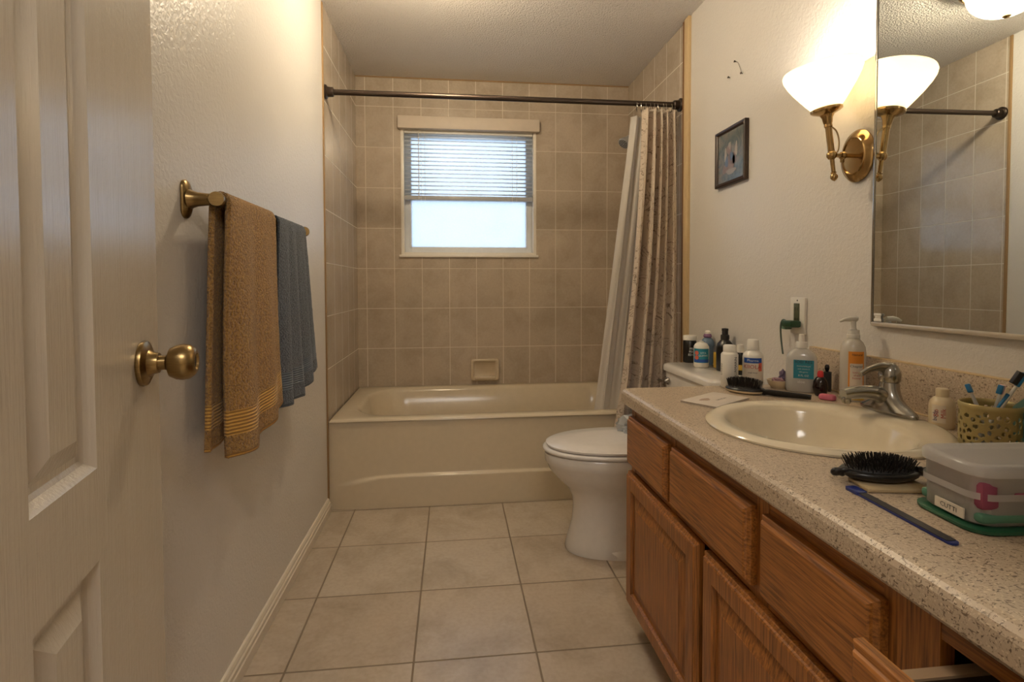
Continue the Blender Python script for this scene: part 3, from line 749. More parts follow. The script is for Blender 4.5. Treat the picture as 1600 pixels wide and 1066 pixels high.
# ------------------------------------------------------------------ wall things
# mirror
mi = thing('mirror', 'large frameless wall mirror beside the brass sconce with thin metal bottom channel', 'mirror', (W-.002, -2.118, .985), math.radians(0))
mi.rotation_euler = (0, 0, math.radians(-.9))
obj('mirror_glass', bx(-.008, -.002, -1.02, 0, .004, 1.02), m_mirror, mi, smooth=False)
obj('mirror_backing', bx(-.0019, .000, -1.02, .0, .004, 1.02), m_blackm, mi, smooth=False)
obj('bottom_channel', bx(-.013, .001, -1.02, .003, -.008, .0036, bev=.002), simple('pale_channel', 'c9bfae', .3, .4), mi)
obj('side_channel', bx(-.010, .001, .0004, .007, -.004, 1.02, bev=.001), m_nickel, mi)
bm = BM(); box(bm, -.014, -.0085, -.034, -.008, .0045, .0135, bev=.002); box(bm, -.0125, -.0085, -.031, -.011, .0125, .022, bev=.002); box(bm, -.014, -.0085, -.034, -.008, .0205, .028, bev=.002)
obj('mirror_clip', bm, m_whitep, mi, label='small white plastic clip at the lower corner')
# sconce
sc = thing('wall_sconce', 'lit brass wall sconce with flared alabaster glass shade beside the mirror', 'wall lamp', (W, -2.045, 1.469))
def offc(prof, M=None, c=(0,0,0), seg=40, sx=1, sy=1): return lathe(BM(), prof, seg, c, sx, sy, M)
Mw = axisM((-1, 0, 0))
bp = obj('wall_plate', lathe(BM(), [(0, 0), (.050, 0), (.051, .006), (.048, .012), (.043, .015), (.040, .019), (.035, .021), (.033, .018), (.010, .019), (0, .019)], 48, (-.001, 0, 0), sx=1.22, sy=1.5, M=Mw), m_brass, sc)
obj('arm', tube(BM(), [(-.018, 0, 0), (-.082, 0, 0)], .0062, 16), m_brass, sc)
obj('arm_collar', lathe(BM(), [(.006, 0), (.010, .002), (.012, .008), (.010, .014), (.006, .016)], 24, (-.045, 0, 0), M=Mw), m_brass, sc)
obj('thumb_screw', bx(-.060, -.048, -.003, .003, -.020, -.008, bev=.002), m_brass, sc)
JX = -.088
obj('joint_ball', lathe(BM(), [(0, -.014), (.008, -.012), (.013, -.005), (.014, 0), (.013, .005), (.008, .012), (0, .014)], 24, (JX, 0, 0)), m_brass, sc)
def leaned(name, bm, mat, angle=35):
    o = obj(name, bm, mat, sc, angle=angle); o.location = (JX, 0, 0); o.rotation_euler = (0, math.radians(-8), 0); return o
leaned('stem', lathe(BM(), [(.0055, -.058), (.006, -.010), (.0075, .0), (.009, .012), (.009, .080), (.011, .082), (.011, .088), (.0095, .091)], 24), m_brass)
leaned('finial', lathe(BM(), [(0, -.076), (.006, -.072), (.010, -.066), (.010, -.060), (.006, -.054), (.008, -.050), (.0055, -.048)], 20), m_brass)
leaned('shade_cup', lathe(BM(), [(.0095, .088), (.012, .094), (.014, .108), (.019, .117), (.036, .124), (.0415, .128), (.0415, .134), (.036, .137), (.0, .137)], 36), m_brass)
shp = [(.034, .130), (.039, .136), (.050, .150), (.065, .171), (.081, .194), (.094, .216), (.1015, .234), (.1025, .244), (.100, .251)]
leaned('lamp_shade', lathe(BM(), shp+[(r-.003, z) for r, z in shp[::-1]], 48, caps=False), m_shade, 180)
lo_ = smoothpath([(JX-.010, 0, .086), (JX+.012, 0, .072), (JX+.022, 0, .045), (JX+.020, 0, .014), (JX+.006, 0, .004)], 5)
obj('lamp_wire', tube(BM(), lo_, .0022, 8), m_creamtrim, sc, label='cream insulated wire loop')

# picture
pi_ = thing('framed_picture', 'small dark wooden framed picture hanging on the right wall near the curtain', 'picture', (W, -1.345, 1.52))
bm = BM(); hw, hh_ = .120, .242
def fr_ring(ins, x): return [Vector((x, a, b)) for a, b in ((-hw+ins, ins), (hw-ins, ins), (hw-ins, hh_-ins), (-hw+ins, hh_-ins))]
loft(bm, [fr_ring(0, -.001), fr_ring(0, -.018), fr_ring(.004, -.021), fr_ring(.010, -.019), fr_ring(.016, -.014), fr_ring(.018, -.010)], cap1=False)
obj('frame', bm, m_darkwood, pi_, smooth=False)
obj('print', bx(-.0112, -.009, -hw+.017, hw-.017, .017, hh_-.017), m_print, pi_, smooth=False)
def blob(parent, mat, cy, cz, ry, rz, x=-.0118, name='print_figure', rot=0):
    bm = BM(); vs = []
    for k in range(24):
        a = 2*PI*k/24; q = 1+.12*math.sin(3*a+cy*90); yy, zz = ry*q*math.cos(a), rz*q*math.sin(a)
        vs.append(bm.verts.new((x, cy+yy*math.cos(rot)-zz*math.sin(rot), cz+yy*math.sin(rot)+zz*math.cos(rot))))
    bm.faces.new(vs); return bm
bm = BM()
def addb(bm, b): 
    me = bpy.data.meshes.new('t'); b.to_mesh(me); b.free(); bm.from_mesh(me); bpy.data.meshes.remove(me)
for a in ((.0, .09, .034, .040), (.012, .150, .020, .024), (-.03, .105, .014, .026), (.045, .07, .022, .018)): addb(bm, blob(pi_, None, *a))
obj('print_figures', bm, simple('print_dusty_pink', '75625b', .3), pi_, smooth=False)
bm = BM()
for a in ((.006, .165, .011, .016), (-.045, .14, .010, .03), (.04, .13, .010, .03), (-.005, .055, .04, .012)): addb(bm, blob(pi_, None, *a, x=-.0122))
obj('print_highlights', bm, simple('print_pale', '8f867a', .3), pi_, smooth=False)
bm = BM()
for a in ((-.008, .118, .013, .018), (.03, .10, .012, .024)): addb(bm, blob(pi_, None, *a, x=-.0125))
obj('print_shadows', bm, simple('print_slate', '46566a', .3), pi_, smooth=False)
# nails
for (y, z, lab) in ((-1.362, 2.026, 'dark picture nail, topmost of three in the bare wall above the picture'), (-1.312, 1.980, 'dark picture nail, nearest the curtain of three above the picture'), (-1.412, 1.958, 'dark picture nail, nearest the sconce of three above the picture')):
    o = obj('wall_nail', lathe(BM(), [(0, 0), (.0018, 0), (.0018, .006), (.0045, .0065), (.0045, .009), (0, .0095)], 10, M=axisM((-1, 0, .2))), m_bronze); o.location = (W-.0005, y, z); tag(o, lab, 'nail')
o = obj('picture_wire', tube(BM(), smoothpath([(0, 0, 0), (-.002, -.022, -.012), (-.001, -.049, -.066)], 5), .0006, 5), m_bronze); o.location = (W-.0025, -1.363, 2.024); tag(o, 'thin loose wire hanging between two nails above the picture', 'wire')
# outlet
ou = thing('wall_outlet', 'white wall plate with dark vertical receptacle above the backsplash', 'outlet', (W, -2.073+.0, .925))
ou.location = (W, -1.790, .925)
obj('cover_plate', bx(-.010, .0, -.038, .038, 0, .124, bev=.003), m_whitep, ou)
obj('receptacle', bx(-.0125, -.009, -.012, .016, .022, .104, bev=.001), simple('olive_receptacle', '4c5138', .4), ou)
for z in (.048, .084):
    for q in (-.009, .002): obj('plug_slot', bx(-.0130, -.0124, q+.003, q+.006, z-.006, z+.006), m_blackm, ou, smooth=False)
obj('plate_screw', lathe(BM(), [(0, 0), (.003, 0), (.002, .001), (0, .001)], 10, (-.010, 0, .114), M=Mw), m_bronze, ou)
pg = thing('power_plug', 'dark green plug with hanging cord pushed into the wall outlet', 'plug', (W-.0135, -1.788, .958))
obj('plug_body', bx(-.040, 0, -.030, .022, -.010, .012, bev=.005), m_bplug, pg)
obj('plug_tab', bx(-.030, -.004, .012, .036, -.020, .0, bev=.004), simple('grey_green_plug', '5d7a66', .5), pg)
obj('cord', tube(BM(), smoothpath([(-.018, .020, .006), (-.02, .040, .012), (-.018, .056, -.010), (-.014, .058, -.06), (-.012, .050, -.11)], 6), .003, 8), simple('grey_green_cord', '55645a', .5), pg)

# towel bar + towels
TBX, TBZ = .070, 1.292
tbr = thing('towel_bar', 'antique brass towel bar mounted on the left wall', 'towel bar', (0, -1.85, TBZ))
for i, y in enumerate((-2.19+1.85, -1.47+1.85)):
    rg = [[Vector((x, y+p.x, p.y)) for p in rrect(.021-ix, .044-iz, .020-ix, 6)] for x, ix, iz in ((.0005, 0, 0), (.004, 0, 0), (.007, .003, .003), (.011, .007, .012), (.014, .010, .022))]
    obj('mount_plate', loft(BM(), rg), m_ant, tbr, angle=60)
    obj('bar_post', lathe(BM(), [(0, .012), (.023, .012), (.020, .018), (.0165, .028), (.0145, .045), (.0135, .056), (0, .058)], 28, (0, y, 0), M=axisM((1, 0, 0))), m_ant, tbr)
    s = -1 if i == 0 else 1
    obj('end_knob', lathe(BM(), [(0, -.016), (.015, -.016), (.0172, -.012), (.0172, .010), (.016, .014), (0, .014)], 28, (TBX, y, 0), M=axisM((.25, -1, 0))), m_ant, tbr)
obj('bar', tube(BM(), [(TBX, -.345, 0), (TBX, .385, 0)], .009, 16), m_ant, tbr)
def towel(name, label, y0, y1, zf, zb, mat, th, bulges, spread=0, xr=.016):
    cy = (y0+y1)/2
    t = thing(name, label, 'towel', (TBX, cy, TBZ))
    def B(s_, k):
        q = 0
        for c_, w_, a_ in bulges: q += a_*math.exp(-((s_-c_-.02*math.sin(3*k+c_*9))/w_)**2)
        return q
    def hemz(s_, z): return z[0]+(z[1]-z[0])*max(0, min(1, (s_-z[2])/(1-z[2])))**1.4
    def f(s_, v):
        yy = (y0-cy)+(y1-y0)*s_
        if v < .46:
            k = 1-v/.46; z = (hemz(s_, zf)-TBZ)*k; w = k**.6
            x = xr+.002+w*(.006+B(s_, k))
            yy += (s_-.12)*spread*k+.004*math.sin(5*k+2)*k
        elif v > .54:
            k = (v-.54)/.46; z = (hemz(s_, zb)-TBZ)*k; w = k**.6
            x = -xr-.002-w*(.014+.5*B(1-s_, k)); yy += (s_-.5)*spread*.5*k-.020*k
            x = max(x, -TBX+th*.5+.006)
        else:
            a = PI*(v-.46)/.08; z = xr*math.sin(a); x = xr*math.cos(a)
        return Vector((x, yy, z))
    o = obj('towel_cloth', grid(BM(), f, 90, 110, lambda s_, v: (s_, min(v, 1-v)*1.3)), mat, t, angle=180); solid(o, th, 0)
    tx = bpy.data.textures.new(name+'_terry', 'CLOUDS'); tx.noise_scale = .007; tx.noise_depth = 1
    dm = o.modifiers.new('terry', 'DISPLACE'); dm.texture = tx; dm.strength = .0022; dm.texture_coords = 'LOCAL'
    return t
towel('bath_towel', 'large tan terry bath towel folded over the near end of the towel bar', -2.172, -1.862, (.688, .752, .32), (.712, .70, .3), m_tan, .013,
      [(-.02, .07, -.024), (.20, .13, .020), (.47, .09, -.012), (.66, .10, .010), (.86, .08, -.006), (1.02, .06, -.014)], .060)
towel('hand_towel', 'blue-grey hand towel over the far end of the towel bar', -1.805, -1.53, (.722, .785, .45), (.76, .80, .3), m_blue, .007,
      [(-.02, .05, -.018), (.14, .07, .014), (.30, .05, -.012), (.45, .06, .012), (.60, .045, -.012), (.76, .07, .010), (.9, .04, -.008)], .13, .013)

# ceiling light (seen in the mirror)
cl = thing('ceiling_light', 'lit round flush ceiling light with opal dome and brass ring, seen in the mirror', 'ceiling light', (.57, -1.36, H))
obj('ceiling_pan', lathe(BM(), [(0, -.0005), (.150, -.0005), (.166, -.012), (.168, -.030), (.162, -.042), (.150, -.050), (.143, -.046), (.142, -.018), (.0, -.018)], 56), m_brass, cl)
dp = [(.142*math.cos(a), -.047-.118*math.sin(a)) for a in [PI/2*i/12 for i in range(13)]]; dp[-1] = (.004, -.165)
obj('glass_dome', lathe(BM(), dp, 56, caps=False), m_dome, cl, angle=180)
obj('dome_finial', lathe(BM(), [(0, -.161), (.014, -.163), (.016, -.169), (.008, -.175), (0, -.177)], 20), m_brass, cl)

# ------------------------------------------------------------------ small things
def toward_cam(x, y): return math.atan2(CY-y, CX-x)
def bottle(name, label, cat, x, y, z, body, bmat, cap=None, cmat=None, capname='cap', seg=36, sx=1, sy=1, rz=0):
    t = thing(name, label, cat, (x, y, z), rz)
    obj('body', lathe(BM(), body, seg, sx=sx, sy=sy), bmat, t, angle=50)
    if cap: obj(capname, lathe(BM(), cap, seg), cmat, t, angle=40)
    return t
TZT = .7305
# on the tank
x, y = 1.712, -1.118; r = .0305
t = bottle('supplement_jar', 'black jar with white lid on the toilet tank', 'jar', x, y, TZT, [(0, 0), (r-.003, 0), (r, .004), (r, .098), (r-.004, .104), (0, .104)], m_black, [(0, .1042), (r+.0005, .1042), (r+.0015, .108), (r+.0015, .122), (r-.001, .126), (0, .126)], m_whitep, 'lid')
a = toward_cam(x, y); text(t, 'PRE\nFEEL\nEDGE', .014, m_wink, wrap(r, .052, a+.35))
x, y = 1.700, -1.258; r = .0322
t = bottle('vitamin_jar', 'white jar with blue label and orange fruit spots on the toilet tank', 'jar', x, y, TZT, [(0, 0), (r-.004, 0), (r, .005), (r, .090), (r-.005, .100), (r-.012, .106), (.012, .109), (0, .109)], m_clearb if False else m_whitep, [(0, .1092), (.010, .1092), (.010, .114), (0, .116)], m_whitep)
a = toward_cam(x, y); patch(t, wrap(r, .052, a), .075, .062, m_tealL); patch(t, wrap(r, .030, a, .0010), .075, .013, m_blueL)
for dz in (.064, .044):
    bm = BM(); w_ = wrap(r, dz, a, .0013); bm.faces.new([bm.verts.new(w_(-.020+.0095*math.cos(2*PI*k/18), .0095*math.sin(2*PI*k/18))) for k in range(18)]); obj('fruit_spot', bm, m_coral, t, False)
text(t, 'VITA\nGUMMI', .012, m_wink, wrap(r, .058, a+.25, .0015))
x, y = 1.758, -1.200
t = bottle('gel_bottle', 'rounded blue-grey bottle with purple collar and pale cap behind the blue-labelled jar', 'bottle', x, y, TZT, [(0, 0), (.022, 0), (.026, .01), (.026, .075), (.030, .088), (.029, .105), (.020, .118), (.013, .124), (0, .124)], m_bluejar, [(0, .141), (.013, .141), (.013, .150), (.008, .155), (0, .156)], m_whitep)
obj('collar', lathe(BM(), [(.0, .1242), (.017, .1242), (.019, .130), (.015, .1405), (0, .1408)], 24), m_purple, t)
x, y = 1.700, -1.325
o = obj('card_box', bx(-.018, .018, -.016, .016, 0, .068, bev=.002), m_yellow); o.location = (1.760, -1.300, TZT); tag(o, 'small yellow box on the tank between the labelled jar and the tall black bottle', 'box')
x, y = 1.750, -1.368; r = .0345
t = bottle('pump_bottle_black', 'tall glossy black bottle with black cap on the toilet tank', 'bottle', x, y, TZT, [(0, 0), (r-.003, 0), (r, .004), (r, .098), (r-.004, .114), (r-.014, .126), (.0155, .132), (0, .132)], m_black, [(0, .1322), (.0175, .1322), (.0175, .150), (.0125, .153), (.0125, .168), (.0135, .169), (.0135, .178), (0, .180)], m_blackm)
t.name = 'lotion_bottle'
# on the counter
x, y = 1.481, -1.892; r = .0262
t = bottle('powder_bottle', 'plain white cylindrical bottle with white cap behind the cream-backed hairbrush', 'bottle', x, y, HC, [(0, 0), (r-.003, 0), (r, .003), (r, .106), (r-.004, .112), (.019, .114), (0, .114)], m_whitep, [(0, .1142), (.0195, .1142), (.0195, .133), (.017, .136), (0, .136)], m_whitep)
a = toward_cam(x, y)
def vwrap(r, z0, ang, eps=.0006):
    w_ = wrap(r, z0, ang, eps); return lambda X, Y: w_(-Y, X)
text(t, 'AQUAMARIN', .013, m_ink, vwrap(r, .062, a+.75)); text(t, 'LIVING', .012, m_ink, vwrap(r, .06, a-1.05))
x, y = 1.757, -1.475
t = bottle('dark_bottle', 'black bottle with yellow band and white cap at the near end of the toilet tank', 'bottle', x, y, TZT, [(0, 0), (.013, 0), (.014, .003), (.014, .082), (.011, .090), (0, .090)], m_black, [(0, .0902), (.0125, .0902), (.0145, .104), (.012, .122), (0, .124)], m_whitep)
patch(t, wrap(.014, .030, toward_cam(x, y)), .03, .022, m_yellow)
x, y = 1.552, -1.905; r = .0305
t = bottle('medicine_bottle', 'white bottle with blue and coral label and white screw cap', 'bottle', x, y, HC, [(0, 0), (r-.003, 0), (r, .003), (r, .100), (r-.003, .110), (r-.012, .118), (.016, .121), (0, .121)], m_whitep, [(0, .1212), (.0185, .1212), (.0185, .125), (.0170, .151), (.015, .154), (0, .154)], m_whitep)
a = toward_cam(x, y)
patch(t, wrap(r, .060, a), .058, .062, m_paperL); patch(t, wrap(r, .090, a+.0, .0010), .056, .016, m_blueL); patch(t, wrap(r, .070, a+.75, .0012), .012, .026, m_coral)
text(t, 'Pharma', .011, m_wink, wrap(r, .090, a, .0014)); text(t, 'KIIOLA', .017, m_redink, wrap(r, .070, a-.05, .0014)); text(t, 'oral rinse', .007, m_ink, wrap(r, .052, a, .0014))
# dish with shells/soap wrapped
ds = thing('trinket_dish', 'round cream dish behind the hairbrush holding purple trinkets', 'dish', (1.632, -1.918, HC))
obj('dish_bowl', lathe(BM(), [(0, 0), (.022, 0), (.024, .004), (.030, .010), (.034, .022), (.035, .026), (.032, .026), (.028, .014), (0, .008)], 36), m_creamp, ds, angle=60)
crumple('wrapped_bath_bead', 'crumpled white and pink wrapped trinket in the cream dish', 'trinket', (1.625, -1.925, HC+.0145), (.018, .020, .013), simple('pink_white_wrap', 'b08c95', .5), 8)
crumple('hair_scrunchie', 'dark purple and white twisted trinket standing at the back of the dish', 'trinket', (1.648, -1.915, HC+.0185), (.011, .012, .024), simple('purple_white_wrap', '6a5a72', .5), 12)
# clear pump bottle with teal label
x, y = 1.663, -1.982
t = thing('sanitizer_bottle', 'clear flat bottle with teal label and white flip spout before the outlet', 'bottle', (x, y, HC), toward_cam(x, y)+PI/2)
def ovalb(prof, n=44, p=2.6):
    bm = BM(); rings = []
    for a, b, z in prof:
        rings.append([Vector((a*abs(math.cos(q))**(2/p)*(1 if math.cos(q) >= 0 else -1), b*abs(math.sin(q))**(2/p)*(1 if math.sin(q) >= 0 else -1), z)) for q in [2*PI*k/n for k in range(n)]])
    return loft(bm, rings)
obj('body', ovalb([(.038, .021, 0), (.042, .024, .004), (.0425, .0245, .02), (.0425, .0245, .095), (.041, .0235, .108), (.034, .020, .120), (.022, .014, .129), (.013, .012, .132), (.013, .012, .138)]), m_clearb, t, angle=60)
obj('gel_fill', ovalb([(.036, .019, .003), (.040, .0225, .006), (.040, .0225, .035), (.040, .0225, .036)]), milky('clear_gel', (.75, .74, .72, 1), .4, .1, .5), t, angle=60)
obj('cap', lathe(BM(), [(0, .135), (.0165, .135), (.0165, .151), (.0155, .153), (0, .153)], 28), m_whitep, t)
obj('spout', lathe(BM(), [(0, .1532), (.009, .1532), (.0085, .163), (.007, .176), (0, .177)], 20), m_whitep, t)
def flat(xc, zc, yy): return lambda X, Y: (xc+X, yy, zc+Y)
# label on the side facing the camera (local -y)
patch(t, flat(.006, .072, -.0252), .054, .056, m_tealL, n=1)
for tx_, sz, zz, mm in (('IOEI RES', .0125, .094, m_ink), ('moisturizing gel', .0058, .082, m_wink), ('with vitamin E', .0055, .073, m_wink), ('kills germs', .0055, .064, m_wink), ('8 FL OZ', .008, .053, m_wink)):
    text(t, tx_, sz, mm, flat(.006, zz, -.0258))
text(t, 'aloe', .012, m_wink, flat(.0, .034, -.0258))
x, y = 1.679, -2.045
t = bottle('nail_polish_bottle', 'small dark brown rounded bottle with red cap beside the clear bottle', 'bottle', x, y, HC, [(0, 0), (.012, 0), (.0175, .008), (.0205, .024), (.0185, .042), (.012, .053), (.009, .056), (0, .056)], m_brown, [(0, .0562), (.0085, .0562), (.0085, .066), (.006, .074), (0, .075)], m_red)
x, y = 1.746, -1.985
t = bottle('compact_bottle', 'small black square bottle with black stopper leaning by the backsplash', 'bottle', x, y, HC, [(0, 0), (.015, 0), (.0155, .003), (.0155, .058), (.012, .060), (0, .060)], m_blackm, [(0, .0602), (.005, .0602), (.0085, .070), (.0085, .078), (.004, .082), (0, .082)], m_black, 'stopper', seg=4)
sp_ = obj('soap_bar', loft(BM(), [[Vector((q.x, q.y, z)) for q in rrect(.022-i, .013-i, .0125-i, 6)] for z, i in ((0, .003), (.003, 0), (.010, 0), (.0145, .003), (.016, .008))]), m_pink)
sp_.location = (1.660, -2.100, HC+.0140*0+.0006); sp_.rotation_euler = (0, 0, -.9); tag(sp_, 'small pink soap bar between the brown bottle and the tall pump bottle', 'soap')
sp_.location.z = HC+.0005
# orange label pump bottle
x, y = 1.728, -2.110; r = .0315
t = bottle('lotion_pump_bottle', 'tall milky pump bottle with orange label beside the faucet', 'bottle', x, y, HC, [(0, 0), (r-.003, 0), (r, .004), (r, .135), (r-.002, .152), (r-.008, .166), (r-.016, .174), (.014, .176), (0, .176)], m_pumpb)
a = toward_cam(x, y)
obj('pump_collar', lathe(BM(), [(0, .1762), (.0165, .1762), (.0165, .186), (.015, .188), (.015, .199), (0, .200)], 28), m_whitep, t)
obj('pump_stem', lathe(BM(), [(0, .2002), (.0085, .2002), (.007, .205), (.007, .224), (0, .224)], 20), m_whitep, t)
pd = Vector((math.cos(a-.95), math.sin(a-.95), 0))
obj('pump_spout', tube(BM(), [-.010*pd+Vector((0, 0, .229)), .012*pd+Vector((0, 0, .230)), .028*pd+Vector((0, 0, .228)), .040*pd+Vector((0, 0, .223))], [(.0055, .009), (.0055, .009), (.004, .006), (.003, .004)], 12), m_whitep, t, angle=60)
patch(t, wrap(r, .082, a+.30), .040, .118, m_orange); patch(t, wrap(r, .070, a+.30, .0010), .032, .075, m_paperL)
text(t, 'Chapter', .0095, m_ink, wrap(r, .100, a+.30, .0014)); text(t, 'lotion\nshea\nhoney', .008, m_redink, wrap(r, .075, a+.30, .0014)); text(t, 'Natural', .0085, m_ink, wrap(r, .132, a+.35, .0014))
patch(t, wrap(r, .012, a+.2, .0012), .050, .012, m_yellow)
# cream bottle right of faucet
x, y = 1.716, -2.396; r = .0248
t = bottle('baby_lotion_bottle', 'small cream bottle with round shoulders between faucet and gold basket', 'bottle', x, y, HC+.0, [(0, 0), (r-.002, 0), (r, .003), (r, .050), (r-.002, .060), (r-.008, .068), (.013, .071), (0, .071)], m_creamp, [(0, .0712), (.0125, .0712), (.0125, .088), (.011, .0895), (0, .0895)], m_creamp)
a = toward_cam(x, y); patch(t, wrap(r, .034, a-.25), .026, .040, m_paperL); text(t, 'Bio\nMilk', .013, m_redink, vwrap(r, .036, a-.15, .0012)); text(t, 'body', .012, m_navy, vwrap(r, .03, a-.50, .0012))
# gold openwork basket
bx_, by_ = 1.673, -2.541; R_ = .0475; BH = .088
bk = thing('toothbrush_basket', 'gold openwork metal basket holding toothbrushes at the back of the counter', 'basket', (bx_, by_, HC))
def openwork():
    bm = BM(); nu, nv = 240, 54; rnd = random.Random(4); holes = []
    for _ in range(2500):
        u, v_ = rnd.uniform(0, 2*PI*R_), rnd.uniform(.010, BH-.014); rr = rnd.uniform(.0032, .0054)
        if v_-rr < .006 or v_+rr > BH-.011: continue
        ok = True
        for (a, b, c, e1) in holes:
            du = min(abs(a-u), 2*PI*R_-abs(a-u))
            if math.hypot(du, b-v_) < c+rr+.0030: ok = False; break
        if ok: holes.append((u, v_, rr, rnd.uniform(.85, 1.2)))
    V = {}
    def P(i, j):
        i %= nu
        if (i, j) not in V:
            th = 2*PI*i/nu; z = BH*j/nv; k = 1+.012*math.sin(PI*z/BH)
            V[(i, j)] = bm.verts.new((R_*k*math.cos(th), R_*k*math.sin(th), z))
        return V[(i, j)]
    for i in range(nu):
        for j in range(nv):
            u = 2*PI*R_*(i+.5)/nu; v_ = BH*(j+.5)/nv; cut = False
            for (a, b, c, e1) in holes:
                du = min(abs(a-u), 2*PI*R_-abs(a-u))
                if (du*e1)**2+((b-v_)/e1)**2 < c*c: cut = True; break
            if not cut: bm.faces.new((P(i, j), P(i+1, j), P(i+1, j+1), P(i, j+1)))
    bmesh.ops.smooth_vert(bm, verts=[v for v in bm.verts if v.is_boundary and .003 < v.co.z < BH-.003], factor=.3, use_axis_x=True, use_axis_y=True, use_axis_z=True)
    return bm
o = obj('basket_wall', openwork(), m_gold, bk, angle=60); solid(o, .0016)
obj('rim_band', lathe(BM(), [(R_-.001, BH-.008), (R_+.0028, BH-.008), (R_+.003, BH), (R_+.001, BH+.002), (R_-.002, BH), (R_-.001, BH-.008)], 64, caps=False), m_gold, bk, angle=70)
obj('basket_floor', lathe(BM(), [(0, .0), (R_, .0), (R_, .003), (0, .003)], 64), m_gold, bk)
def brush_tooth(label, foot, top, hmat, body, bris, face, hl=.026, w=.0047, two=None):
    f_, t_ = Vector(foot), Vector(top); d = (t_-f_).normalized(); L_ = (t_-f_).length
    t = thing('toothbrush', label, 'toothbrush', f_)
    neck = L_-hl-.012
    obj('handle', tube(BM(), [d*0, d*neck*.5, d*(neck-.01), d*(neck+.012)], [(.0055, .0045), (.0058, .0045), (.004, .0035), (.0028, .0028)], 12), body, t, angle=70)
    fc = Vector(face); fc = (fc-d*fc.dot(d)).normalized(); sd_ = d.cross(fc)
    def obx(c, a, b, e_, mat, nm, bev=.0015):
        bm = bx(-a, a, -b, b, -e_, e_, bev=bev); Mr = Matrix((sd_, fc, d)).transposed()
        for v in bm.verts: v.co = Mr @ v.co+c
        return obj(nm, bm, mat, t, angle=60)
    hc = d*(L_-hl/2)
    obx(hc, w, .0025, hl/2, hmat, 'brush_head')
    obx(hc+fc*.0075, w*.85, .005, hl/2*.9, bris, 'bristles', .001)
    if two: obx(d*(neck*.72)+fc*.003, .0035, .003, neck*.22, two, 'grip_inlay')
    return t
camd = Vector((CX-bx_, CY-by_, 0)).normalized(); lf = Vector((camd.y, -camd.x, 0)); lf = -lf if lf.dot(Vector((-.1, 1, 0))) < 0 else lf   # to image left
Bc = Vector((bx_, by_, HC+.0035))
brush_tooth('clear toothbrush with short blue head leaning left in the gold basket', Bc-lf*.010+camd*.01, Bc+lf*.036+Vector((0, 0, .118))-camd*.012, m_tbblue, m_clearb, m_tbblue, camd, .018, .0048)
brush_tooth('white toothbrush with blue bristles and pink neck standing mid-basket', Bc+lf*.008-camd*.005, Bc-lf*.018+Vector((0, 0, .124))-camd*.008, simple('pink_white_head', 'd9b3b0', .4), m_clearb, m_tbblue, camd+lf*.3, .020, .005)
brush_tooth('slim cream toothbrush behind the white one in the gold basket', Bc-lf*.004-camd*.018, Bc-lf*.026+Vector((0, 0, .116))-camd*.026, m_creamp, m_creamp, m_whitep, -camd, .018, .004)
brush_tooth('large blue and white toothbrush with black bristles leaning right', Bc+lf*.022+camd*.004, Bc-lf*.050+Vector((0, 0, .150))-camd*.012, m_tbblue, m_whitep, m_bump, lf+Vector((0, 0, .4))+camd*.5, .030, .0068, m_tbblue)
# teal bottle at the frame edge
x, y = 1.731, -2.590
t = thing('mouthwash_bottle', 'translucent teal bottle at the right edge beside the gold basket', 'bottle', (x, y, HC))
obj('body', loft(BM(), [[Vector((q.x, q.y, z)) for q in rrect(a, b, min(a, b)*.45, 5)] for z, a, b in ((0, .033, .033), (.004, .036, .036), (.080, .036, .036), (.088, .033, .033), (.112, .016, .016), (.118, .015, .015))]), m_teal, t, angle=50)
obj('cap', lathe(BM(), [(0, .1185), (.015, .1185), (.015, .138), (0, .139)], 28), m_whitep, t)
patch(t, flat(0, .040, -.0365), .045, .05, simple('green_label', '2e7a58', .5), n=1)

# storage box
bxr = math.radians(-4.8)
cbx = thing('storage_box', 'clear two-tier plastic storage box with cloudy lid and green base beside the brush', 'storage box', (1.386, -2.826, HC), bxr)
HX, HY = .098, .051
def rbox(hx, hy, z0, z1, r, t, lip=0):
    rings = [rrect(hx-.003, hy-.003, r, 7, 0, 0, z0), rrect(hx, hy, r, 7, 0, 0, z0+.003), rrect(hx, hy, r, 7, 0, 0, z1), rrect(hx-t, hy-t, r-t*.5, 7, 0, 0, z1), rrect(hx-t, hy-t, r-t*.5, 7, 0, 0, z0+.004)]
    return loft(BM(), rings)
obj('green_base', loft(BM(), [rrect(HX+.004, HY+.004, .026, 7, 0, 0, 0), rrect(HX+.007, HY+.007, .028, 7, 0, 0, .002), rrect(HX+.007, HY+.007, .028, 7, 0, 0, .006), rrect(HX+.002, HY+.002, .024, 7, 0, 0, .0075)]), m_green, cbx, angle=50)
obj('lower_tray', rbox(HX-.002, HY-.002, .008, .046, .024, .002), m_clearp, cbx, angle=50)
obj('upper_tray', rbox(HX-.001, HY-.001, .0465, .082, .024, .002), m_clearp, cbx, angle=50)
obj('tray_band', loft(BM(), [rrect(HX+.0015, HY+.0015, .025, 7, 0, 0, z) for z in (.044, .0445)]+[rrect(HX+.0015, HY+.0015, .025, 7, 0, 0, .053)], False, False), m_clearlid, cbx, angle=50)
obj('box_lid', loft(BM(), [rrect(HX+.001, HY+.001, .026, 7, 0, 0, .075), rrect(HX+.004, HY+.004, .028, 7, 0, 0, .075), rrect(HX+.004, HY+.004, .028, 7, 0, 0, .086), rrect(HX+.001, HY+.001, .026, 7, 0, 0, .0895), rrect(HX-.008, HY-.008, .022, 7, 0, 0, .0895), rrect(HX-.011, HY-.011, .020, 7, 0, 0, .0865), rrect(HX-.02, HY-.02, .015, 7, 0, 0, .0862)], False, True), m_clearlid, cbx, angle=50)
